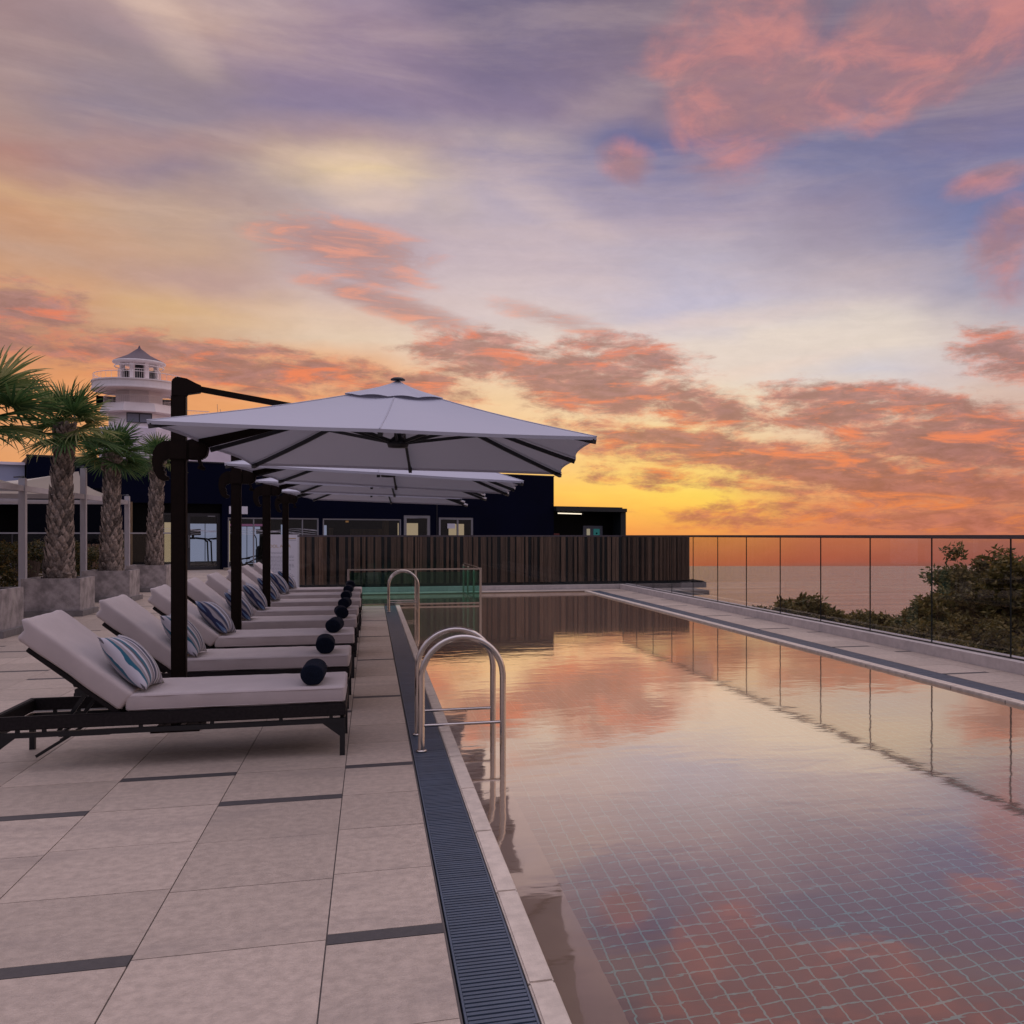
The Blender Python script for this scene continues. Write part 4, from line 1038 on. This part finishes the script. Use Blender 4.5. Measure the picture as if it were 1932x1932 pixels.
def shrub(x, y, w, d, h, seed, label):
    q = random.Random(seed); cen = []
    for k in range(int(120 * w * d / 1.2) + 20): cen.append((Vector((q.uniform(-w / 2, w / 2), q.uniform(-d / 2, d / 2), h * q.uniform(.08, .96) * (1 - .1 * q.random()))), .13))
    r = empty('hedge', (x, y, 0)); tag(r, label, 'hedge')
    b = MB(); leaf_cloud(b, cen, 60, .07, q, 1.0); b.build('foliage', M['hedge_leaf'], r)
    b = MB()
    for k in range(6): b.tube([(q.uniform(-w / 3, w / 3), q.uniform(-d / 3, d / 3), 0), (q.uniform(-w / 2.2, w / 2.2), q.uniform(-d / 2.2, d / 2.2), h * .8)], [.02, .008], 5)
    b.build('stem', M['bark'], r)
shrub(-7.1, 21.3, 1.0, 1.1, 1.28, 4, 'yellow-green leafy hedge at the left edge behind the first pergola post')
shrub(-8.4, 29.4, 3.6, .8, 1.26, 5, 'long dark hedge with autumn-tinted leaves behind the tallest palm trunk')

# wicker tub chair
r = empty('wicker_chair', (-7.45, 24.6, 0), R(-25)); tag(r, 'dark wicker tub chair standing between the nearest pergola post and the planter', 'chair')
b = MB(); q = []
for k in range(25):
    a = R(180 + 180 * k / 24)
    q.append((.32 * math.cos(a), .30 * math.sin(a)))
for k in range(24):
    (x0, y0), (x1, y1) = q[k], q[k + 1]
    if k % 2 == 0: b.add([(x0 * .8, y0 * .8, .38), (x1 * .8, y1 * .8, .38), (x1 * 1.05, y1 * 1.1, .92 - .12 * abs(12 - k) / 12), (x0 * 1.05, y0 * 1.1, .92 - .12 * abs(12 - k) / 12)], [(0, 1, 2, 3)], 0)
    else: b.add([(x0 * .79, y0 * .79, .38), (x1 * .79, y1 * .79, .38), (x1 * 1.03, y1 * 1.08, .90 - .12 * abs(12 - k) / 12), (x0 * 1.03, y0 * 1.08, .90 - .12 * abs(12 - k) / 12)], [(0, 1, 2, 3)], 0)
o = b.build('backrest', mat('wicker_brown', (.045, .030, .024), rough=.6, var=.3, vscale=40), r)
b = MB(); b.lathe([(0, .46), (.25, .46), (.27, .42), (.26, .33), (0, .32)], 24); b.build('seat', M['wicker_brown'], r)
for sx in (-1, 1):
    for sy in (-1, 1):
        b = MB(); b.box(sx * .2 - .02, sx * .2 + .02, sy * .2 - .02, sy * .2 + .02, 0, .33); b.build('leg', M['wicker_brown'], r)

# ================================================================== GLASS RAILING before the building
def railing(p0, p1, n, label, zt=1.50):
    r = empty('glass_railing', (p0[0], p0[1], 0)); tag(r, label, 'glass railing')
    a = Vector((0, 0, 0)); e = Vector((p1[0] - p0[0], p1[1] - p0[1], 0)); ang = math.atan2(e.y, e.x); L = e.length
    r.rotation_euler = (0, 0, ang)
    for k in range(n + 1):
        b = MB(); x = L * k / n; b.box(x - .02, x + .02, -.02, .02, 0, zt - .05); b.build('post', M['alu_dark'], r)
        if k < n:
            b = MB(); b.box(x + .03, x + L / n - .03, -.005, .005, .05, zt - .06); b.build('glass_panel', M['clear_glass'], r)
    b = MB(); b.box(-.03, L + .03, -.03, .03, zt - .048, zt); b.build('handrail', M['alu'], r)
railing((-16.5, 36.2), (-8.45, 37.5), 5, 'glass railing with pale metal rail behind the left hedges')
railing((-8.4, 37.5), (-6.95, 38.6), 1, 'short glass railing panel at the corner beside the gym entrance')

# ================================================================== POOL PAVILION (navy building)
P0 = (-6.527, 42.267); FA = R(20)
bd = empty('pool_pavilion', (P0[0], P0[1], 0), FA); tag(bd, 'long low navy-blue pavilion with glazed gym and restaurant fronts across the background', 'building')
b = MB(); T = 4.33
for t0, t1, z0, z1 in ((-6.05, -2.57, 0, T - .02), (-2.57, .705, 2.677, T), (.705, .93, 0, T), (.93, 4.633, 0, .06), (.93, 4.633, 2.138, T), (4.633, 4.804, 0, T), (4.804, 8.353, 0, .30), (4.804, 8.353, 2.134, T),
                       (8.353, 8.479, 0, T), (8.479, 9.763, 2.315, T), (9.763, 10.182, 0, T), (10.182, 11.936, 2.237, T), (11.936, 16.36, 0, T)):
    b.box(t0, t1, 0, .30, z0, z1)
b.box(16.06, 16.36, .30, 8, 0, T); b.box(-6.05, -5.75, .30, 8, 0, T - .02)
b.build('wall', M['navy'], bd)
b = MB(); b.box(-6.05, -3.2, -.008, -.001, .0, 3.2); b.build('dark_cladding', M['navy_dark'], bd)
b = MB(); b.box(-5.75, 16.06, .30, 8, 3.0, 3.15); b.box(-5.75, 16.06, 7.8, 8.0, 0, 3.0); b.build('roof', M['black'], bd)
b = MB(); b.box(-6.07, 16.38, -.02, .33, T + .001, T + .05); b.build('parapet_cap', M['alu_dark'], bd)
b = MB(); b.box(-5.75, 16.06, .30, 7.8, -.01, .02); b.build('interior_floor', M['floor_in'], bd)
b = MB(); b.box(10.06, 10.095, -.03, -.001, 0, 2.93); b.build('downpipe', M['alu_dark'], bd)
# recessed gym entrance
b = MB(); b.box(-2.57, .705, .30, .36, 2.30, 2.676); b.box(-2.57, -1.62, .30, .36, 0, 2.30); b.box(.706, .93, .301, .8, 0, 2.6); b.build('entrance_surround', M['black'], bd)
b = MB(); b.box(-2.80, -2.575, -.05, .28, 0, 2.70); b.build('timber_column', M['timber_warm'], bd)
b = MB(); b.box(-2.72, -2.66, -.07, -.051, 1.72, 1.86); b.build('wall_switch', M['white_board'], bd)
def window(t0, t1, z0, z1, y, fr, mulls=(), name='window', m='alu', glassm='window_glass', transom=None):
    b = MB(); b.box(t0, t1, y - .03, y + .05, z1 - fr, z1); b.box(t0, t1, y - .03, y + .05, z0, z0 + fr)
    b.box(t0, t0 + fr, y - .03, y + .05, z0 + fr, z1 - fr); b.box(t1 - fr, t1, y - .03, y + .05, z0 + fr, z1 - fr)
    for q in mulls: b.box(q - fr * .4, q + fr * .4, y - .02, y + .04, z0 + fr, z1 - fr)
    if transom: b.box(t0 + fr, t1 - fr, y - .019, y + .039, transom - .02, transom + .02)
    f = b.build(name, M[m], bd)
    b = MB(); b.box(t0 + fr, t1 - fr, y + .004, y + .012, z0 + fr, z1 - fr); b.build('pane', M[glassm], f)
    return f
window(-1.61, -.60, .02, 2.29, .33, .05, m='alu_dark')
d = window(-.57, .70, .0, 2.295, .33, .13, name='door', m='alu_dark')
b = MB(); b.tube([(-.50, .27, .9), (-.50, .24, .95), (-.50, .24, 1.35), (-.50, .27, 1.4)], .012, 8); b.build('handle', M['alu'], d)
b = MB(); b.box(.22, .50, .27, .299, 2.16, 2.20); b.build('closer', M['alu'], d)
window(.93, 4.633, .06, 2.138, .05, .055, (1.95, 3.15, 3.95))
window(4.804, 8.353, .30, 2.134, .05, .06)
d = window(8.479, 9.763, .0, 2.315, .05, .14, name='door', m='alu'); b = MB(); b.box(9.2, 9.6, -.05, -.021, 2.21, 2.25); b.build('closer', M['alu'], d)
d = window(10.182, 11.936, .0, 2.237, .05, .10, (11.15,), name='door', m='alu'); b = MB(); b.box(10.45, 10.72, -.05, -.021, 2.15, 2.19); b.build('closer', M['alu'], d)
b = MB(); b.box(10.62, 11.0, .015, .025, 1.72, 1.95); b.build('door_notice', M['white_board'], bd)
# what is seen inside
b = MB(); b.box(.20, 1.72, 4.6, 4.65, .10, 1.92); b.box(2.15, 3.35, 4.6, 4.65, .1, 1.80); b.box(4.3, 4.6, 4.6, 4.65, .1, 1.9); b.build('frosted_gym_window', M['blind_lit'], bd)
b = MB(); b.box(.96, .985, 4.56, 4.60, .10, 1.92); b.box(2.75, 2.775, 4.56, 4.60, .10, 1.8); b.build('window_bar', M['alu'], bd)
b = MB(); b.box(-1.55, -.95, 3.0, 3.04, .02, 2.2); b.box(-3.5, -2.0, 1.6, 1.64, .02, 2.4); b.build('interior_timber_panel', M['timber_warm'], bd)
b = MB(); b.box(-.93, -.62, 3.1, 3.12, .02, 1.95); b.box(1.02, 1.12, .5, .52, .3, 2.0); b.build('bright_interior_panel', M['cream_lit'], bd)
b = MB(); b.box(8.95, 9.95, 1.9, 1.94, 1.0, 1.98); b.box(11.55, 12.35, 1.9, 1.94, 1.0, 1.96); b.build('bright_dining_window', M['cream_lit'], bd)
b = MB(); b.box(6.9, 8.6, 2.6, 2.64, .9, 1.70); b.box(5.9, 6.1, 2.6, 2.64, 1.4, 1.75); b.box(8.3, 8.6, 2.2, 2.24, 1.2, 2.2); b.build('warm_dining_wall', M['timber_warm'], bd)
b = MB(); b.box(5.05, 5.35, 1.2, 1.24, 1.0, 1.85); b.build('pale_interior_panel', M['blind_lit'], bd)
b = MB(); b.box(6.15, 6.28, 1.0, 1.05, 1.98, 2.06); b.build('exit_lamp', M['warm_lit'], bd)
b = MB(); b.box(1.5, 3.6, 4.4, 4.45, 1.82, 1.92); b.build('pink_band', mat('pink', (.35, .12, .26), rough=.6, emit=(.35, .12, .26), es=.4), bd)
# wavy decal lines on the gym glass
b = MB()
for k in range(5):
    for t0, t1, y in ((-1.55, -.64, .325), (-.43, .56, .325), (1.0, 4.57, .045)):
        n = 26; pts = [(t0 + (t1 - t0) * i / n, y, 1.56 + .035 * k - .07 + .05 * math.sin((t0 + (t1 - t0) * i / n) * 2.6 + k * 1.1)) for i in range(n + 1)]
        b.tube(pts, .006, 4, cap=False)
b.build('wave_decal', M['white_board'], bd)
o = None
b = MB(); b.box(.971, 1.696, -.03, -.002, 2.278, 2.594); o = b.build('blank_board', M['white_board'], bd)
# annex on the right
b = MB(); b.box(16.361, 20.66, -.25, 5, 2.62, 2.80); b.box(16.361, 20.40, -.20, 4.9, 2.801, 2.86); b.build('annex_roof', M['annex'], bd)
b = MB(); b.box(20.33, 20.655, -.15, .6, 0, 2.619); b.box(20.40, 20.655, .6, 5, 0, 2.619); b.build('annex_column', M['annex'], bd)
b = MB(); b.box(16.361, 20.39, .62, .70, 0, 2.618); b.build('annex_wall', M['black'], bd)
b = MB(); b.tube([(16.75, .25, 2.52), (18.15, .25, 2.50)], .028, 8); b.build('fluorescent_tube', M['tube_lit'], bd)
b = MB(); b.box(18.15, 18.28, .2, .3, 2.47, 2.55); b.build('lamp_holder', M['annex'], bd)
b = MB(); b.box(18.45, 19.65, .56, .619, 0, 1.90); dr = b.build('door', mat('door_blue_grey', (.07, .08, .11), rough=.5), bd)
b = MB(); b.box(18.66, 18.86, .545, .559, 1.25, 1.74); b.build('pane', mat('lit_pane', (.3, .3, .2), emit=(.35, .30, .20), es=.6), dr)
b = MB(); b.box(19.08, 19.46, .545, .559, 1.20, 1.74); b.build('notice', M['door_green'], dr)
b = MB(); b.lathe([(0, 0), (.05, 0), (.05, .006), (0, .006)], 16); o = b.build('emblem', M['black'], dr); o.location = (19.27, .543, 1.50); o.rotation_euler = (R(90), 0, 0)
b = MB(); b.box(16.45, 16.8, .2, .4, .9, 1.5); b.build('red_box', mat('dark_red', (.10, .01, .01)), bd)
# low step before the glazing
b = MB(); b.box(.75, 5.5, -.9, -.02, 0, .075); b.build('front_step', M['tile'], bd)

# west wing, pale bands over dark openings
wg = empty('side_pavilion', (P0[0], P0[1], 0), FA); tag(wg, 'pale blue-grey flat-roofed building with dark openings at the left edge', 'building')
b = MB(); b.box(-16, -6.10, .4, 6, 3.35, 4.0); b.box(-16, -6.10, .5, 6, 0, .9); b.build('wall', M['pale_blue'], wg)
b = MB(); b.box(-16.1, -6.09, .3, 6.1, 4.001, 4.10); b.box(-16, -6.1, .2, .399, 3.02, 3.17); b.build('roof_edge', M['white_wall_low'], wg)
b = MB(); b.box(-16, -6.10, .42, 1.0, 2.55, 2.78); b.build('beige_band', M['pergola'], wg)
b = MB(); b.box(-16, -6.10, 1.2, 1.3, .9, 3.35); b.build('dark_opening', M['black'], wg)

timber('timber_screen', 'short brown vertical plank screen before the pavilion, seen between the palms', -4.3, -2.78, 0, .05, 1.08, rz=FA, loc=(P0[0] + .35, P0[1] - .9, 0))

# gym machines behind the glass
def treadmill(t, y, label, s=1):
    r = empty('treadmill', (0, 0, 0)); r.parent = None
    r.location = (P0[0] + t * math.cos(FA) - y * math.sin(FA), P0[1] + t * math.sin(FA) + y * math.cos(FA), .02); r.rotation_euler = (0, 0, FA)
    tag(r, label, 'treadmill', 'treadmills in the gym')
    b = MB(); b.box(-1.5, .25, -.35, .35, .04, .24); b.prism([(.25, .06), (.33, .06), (.25, .26), (-.1, .26), (-.1, .06)], -.34, .34, 'y'); b.build('deck', M['machine_black'], r, bevel=.01)
    b = MB(); b.box(-1.5, .20, -.40, -.352, .14, .26); b.box(-1.5, .20, .352, .40, .14, .26); b.build('side_rail', M['machine_grey'], r)
    for sy in (-1, 1):
        b = MB(); b.bar((.22, sy * .36, .1), (.18, sy * .36, 1.15), .06, .05); b.tube([(.18, sy * .36, 1.10), (.05, sy * .36, 1.22), (-.4, sy * .36, 1.27), (-.95, sy * .36, 1.22)], .035, 6); b.build('upright', M['machine_black'], r)
    b = MB(); b.box(-.55, -.45, -.38, .38, 1.22, 1.30); b.bar((-.62, 0, 1.50), (-.20, 0, 1.52), .50, .26); b.box(-.50, -.42, -.05, .05, 1.28, 1.42); b.build('console', M['machine_black'], r)
treadmill(.50, 2.3, 'black treadmill standing behind the glass gym door')
treadmill(1.75, 2.6, 'black treadmill at the left side of the wide gym window, half hidden by a mast')
treadmill(-2.05, 2.0, 'black treadmill behind the left gym pane near the slim palm', 1)
r = empty('elliptical_trainer', (P0[0] + 2.75 * math.cos(FA) - 2.2 * math.sin(FA), P0[1] + 2.75 * math.sin(FA) + 2.2 * math.cos(FA), .02), FA + R(15)); tag(r, 'dark elliptical trainer in the middle of the wide gym window', 'exercise machine')
b = MB(); b.prism([(-.14, .1), (.16, .1), (.17, .75), (.08, .92), (-.05, .92), (-.15, .75)], -.13, .13, 'y'); b.build('drive_housing', M['machine_black'], r, bevel=.02)
b = MB(); b.bar((0, 0, .9), (.02, 0, 1.55), .06, .06); b.box(-.10, .06, -.16, .16, 1.45, 1.65); b.build('column', M['machine_black'], r)
for sy in (-1, 1):
    b = MB(); b.tube([(-.02, sy * .22, .55), (-.04, sy * .26, 1.25), (-.14, sy * .28, 1.45), (-.12, sy * .28, 1.75)], .022, 8); b.build('arm_lever', M['machine_black'], r)
    b = MB(); b.bar((.02, sy * .2, .5), (-.85, sy * .2, .22 + .1 * sy), .05, .05); b.box(-.75, -.40, sy * .2 - .07, sy * .2 + .07, .26 + .08 * sy, .31 + .08 * sy); b.build('pedal', M['machine_black'], r)
b = MB(); b.box(-1.0, .5, -.05, .05, 0, .08); b.box(-1.0, -.92, -.3, .3, 0, .07); b.box(.4, .5, -.3, .3, 0, .07); b.build('base', M['machine_black'], r)

# ================================================================== SIGN BOARD with the pool notice
r = empty('notice_board', (-2.12, 25.1, 0), R(4)); tag(r, 'tall white notice board headed POOL AREA beside the far glass fence', 'notice board')
b = MB(); b.box(-.42, .42, -.02, .02, .0, 1.42); b.build('board', M['white_board'], r)
def text(s_, x, z, size, m, parent, align='LEFT'):
    cu = bpy.data.curves.new('lettering', 'FONT'); cu.body = s_; cu.size = size; cu.align_x = align; cu.extrude = .001; cu.materials.append(M[m])
    tmp = bpy.data.objects.new('tmp', cu); me = bpy.data.meshes.new_from_object(tmp); bpy.data.objects.remove(tmp)
    if not me.materials: me.materials.append(M[m])
    o = bpy.data.objects.new('lettering', me); link(o, parent); o.location = (x, -.0215, z); o.rotation_euler = (R(90), 0, 0); return o
text('POOL AREA', -.34, 1.10, .105, 'gold_ink', r)
b = MB(); q = random.Random(3)
for i in range(18):
    z = .98 - .0 - i * .033 - (.03 if i > 1 else 0); 
    x = -.31
    xe = x + q.uniform(.35, .64)
    while x < xe:
        w = q.uniform(.02, .07); b.box(x, min(x + w, xe), -.0215, -.0205, z, z + .011); x += w + .012
b.build('small_print', M['grey_ink'], r)
b = MB(); b.box(.10, .34, -.0215, -.0205, 1.31, 1.335); b.build('header_mark', M['gold_ink'], r)
b = MB(); b.box(.17, .35, -.0215, -.0205, 1.275, 1.285); b.build('header_line', M['grey_ink'], r)
b = MB(); b.tube([(-.22 + .075 * math.cos(R(a)), -.022, .22 + .075 * math.sin(R(a))) for a in range(0, 361, 15)], .006, 5); b.tube([(-.22 + .045 * math.cos(R(a)), -.022, .22 + .045 * math.sin(R(a))) for a in range(20, 161, 20)], .005, 5); b.build('emblem', M['grey_ink'], r)
b = MB(); b.box(-.10, .02, -.0215, -.0205, .23, .27); b.box(-.10, .10, -.0215, -.0205, .17, .205); b.build('emblem_wordmark', M['gold_ink'], r)

# ================================================================== ROUND WHITE TOWER BUILDING
TW = empty('tower_building', (-23.1, 109.9, 0), R(11.87)); tag(TW, 'white round-towered hotel building with a purple conical roof behind the palms', 'building')
b = MB(); b.lathe([(.04, 21.0), (.14, 20.7), (1.1, 19.95), (2.42, 19.29)], 24); b.build('roof', M['roof_purple'], TW)
b = MB(); b.lathe([(2.40, 19.28), (2.50, 19.20), (2.46, 19.08), (1.9, 19.01), (0, 19.0)], 32); b.build('eave', M['white_wall'], TW)
b = MB(); b.tube([(2.30 * math.cos(R(a)), 2.30 * math.sin(R(a)), 18.72) for a in range(0, 361, 15)], .05, 5); b.build('light_ring', M['white_wall'], TW)
for a in range(0, 360, 45):
    b = MB(); b.box(-.19, .19, -.19, .19, 17.06, 19.0); o = b.build('lantern_column', M['white_wall'], TW); o.location = (1.68 * math.cos(R(a + 22.5)), 1.68 * math.sin(R(a + 22.5)), 0); o.rotation_euler = (0, 0, R(a + 22.5))
b = MB(); b.lathe([(.55, 17.06), (.55, 19.0)], 12); b.build('lantern_core', M['alu_dark'], TW)
for sx in (-1, 1):
    b = MB(); b.box(sx * .95 - .45, sx * .95 + .45, -1.5, -1.1, 17.3, 18.25); b.build('dark_seat', M['black'], TW)
def ring_rail(R0, z0, z1, n, a0=0, a1=360):
    b = MB()
    b.tube([(R0 * math.cos(R(a0 + (a1 - a0) * k / 40)), R0 * math.sin(R(a0 + (a1 - a0) * k / 40)), z1) for k in range(41)], .035, 5)
    for k in range(n):
        a = R(a0 + (a1 - a0) * k / n); b.tube([(R0 * math.cos(a), R0 * math.sin(a), z0), (R0 * math.cos(a), R0 * math.sin(a), z1)], .014, 4, cap=False)
    b.build('balustrade', M['white_wall'], TW)
ring_rail(1.95, 17.06, 18.35, 60)
ring_rail(4.2, 17.05, 17.75, 40)
b = MB(); b.lathe([(0, 17.05), (4.40, 17.05), (4.40, 16.92), (4.32, 16.90), (4.32, 16.30), (4.40, 16.28), (4.40, 16.15), (3.6, 16.12), (0, 16.11)], 64, smooth=False); b.build('round_deck', M['white_wall'], TW)
b = MB(); n = 8; b.lathe([(2.3, 13.7), (2.3, 16.11)], 8, smooth=False, a0=R(22.5)); b.build('drum', M['white_wall'], TW)
b = MB(); b.box(-4.0, 4.0, 2.5, 3.0, 15.0, 15.9); b.build('rear_glazing', M['black'], TW)
ring_rail(3.25, 14.76, 15.5, 110)
b = MB(); b.lathe([(0, 14.76), (3.4, 14.76), (3.5, 14.70), (3.85, 13.85), (3.7, 13.76), (0, 13.75)], 8, smooth=False, a0=R(22.5)); b.build('balcony_band', M['white_wall'], TW)
b = MB(); b.lathe([(3.0, 12.2), (3.0, 13.75)], 8, smooth=False, a0=R(22.5)); b.build('upper_storey', M['white_wall'], TW)
b = MB(); b.box(-1.15, 1.15, -2.90, -2.76, 12.75, 13.70); w = b.build('window', M['alu_dark'], TW)
b = MB(); b.box(-1.08, -.05, -2.93, -2.901, 12.8, 13.62); b.box(.05, 1.08, -2.93, -2.901, 12.8, 13.62); b.build('pane', mat('grey_curtain', (.20, .21, .27), rough=.3), w)
b = MB(); b.lathe([(0, 12.3), (3.8, 12.3), (3.9, 12.2), (3.9, 9.0), (3.6, 0)], 8, smooth=False, a0=R(22.5)); b.build('lower_storeys', M['white_wall_low'], TW)
b = MB(); b.box(3.0, 8.9, -1.2, 8, 0, 12.4); b.box(-7.5, -3.0, .6, 8, 0, 7.6); b.build('wing', M['white_wall_low'], TW)
b = MB(); b.box(9.0, 11.5, -1.0, 8, 0, 11.3); b.build('dark_glazed_wing', M['alu_dark'], TW)
for z in (9.2, 10.2): 
    b = MB(); b.box(9.0, 11.6, -1.15, -1.0, z, z + .12); b.build('floor_band', M['white_wall_low'], TW)
b = MB(); b.box(2.9, 3.02, -3.2, -3.1, 8.5, 12.4); b.build('wall_pipe', M['alu'], TW)
b = MB()
for k in range(14): b.box(4.6 + k * .14, 4.62 + k * .14, -.3, -.28, 12.9, 14.5)
b.box(4.5, 6.6, -.33, -.25, 14.5, 14.56); b.box(4.4, 6.8, -.5, 1.5, 12.4, 12.9); b.build('side_balustrade', M['white_wall'], TW)
for x_, h_ in ((7.6, 15.4), (7.9, 14.9)):
    b = MB(); b.tube([(x_, 0, 12.4), (x_ - .2, 0, h_)], .025, 4); b.build('antenna', M['alu'], TW)
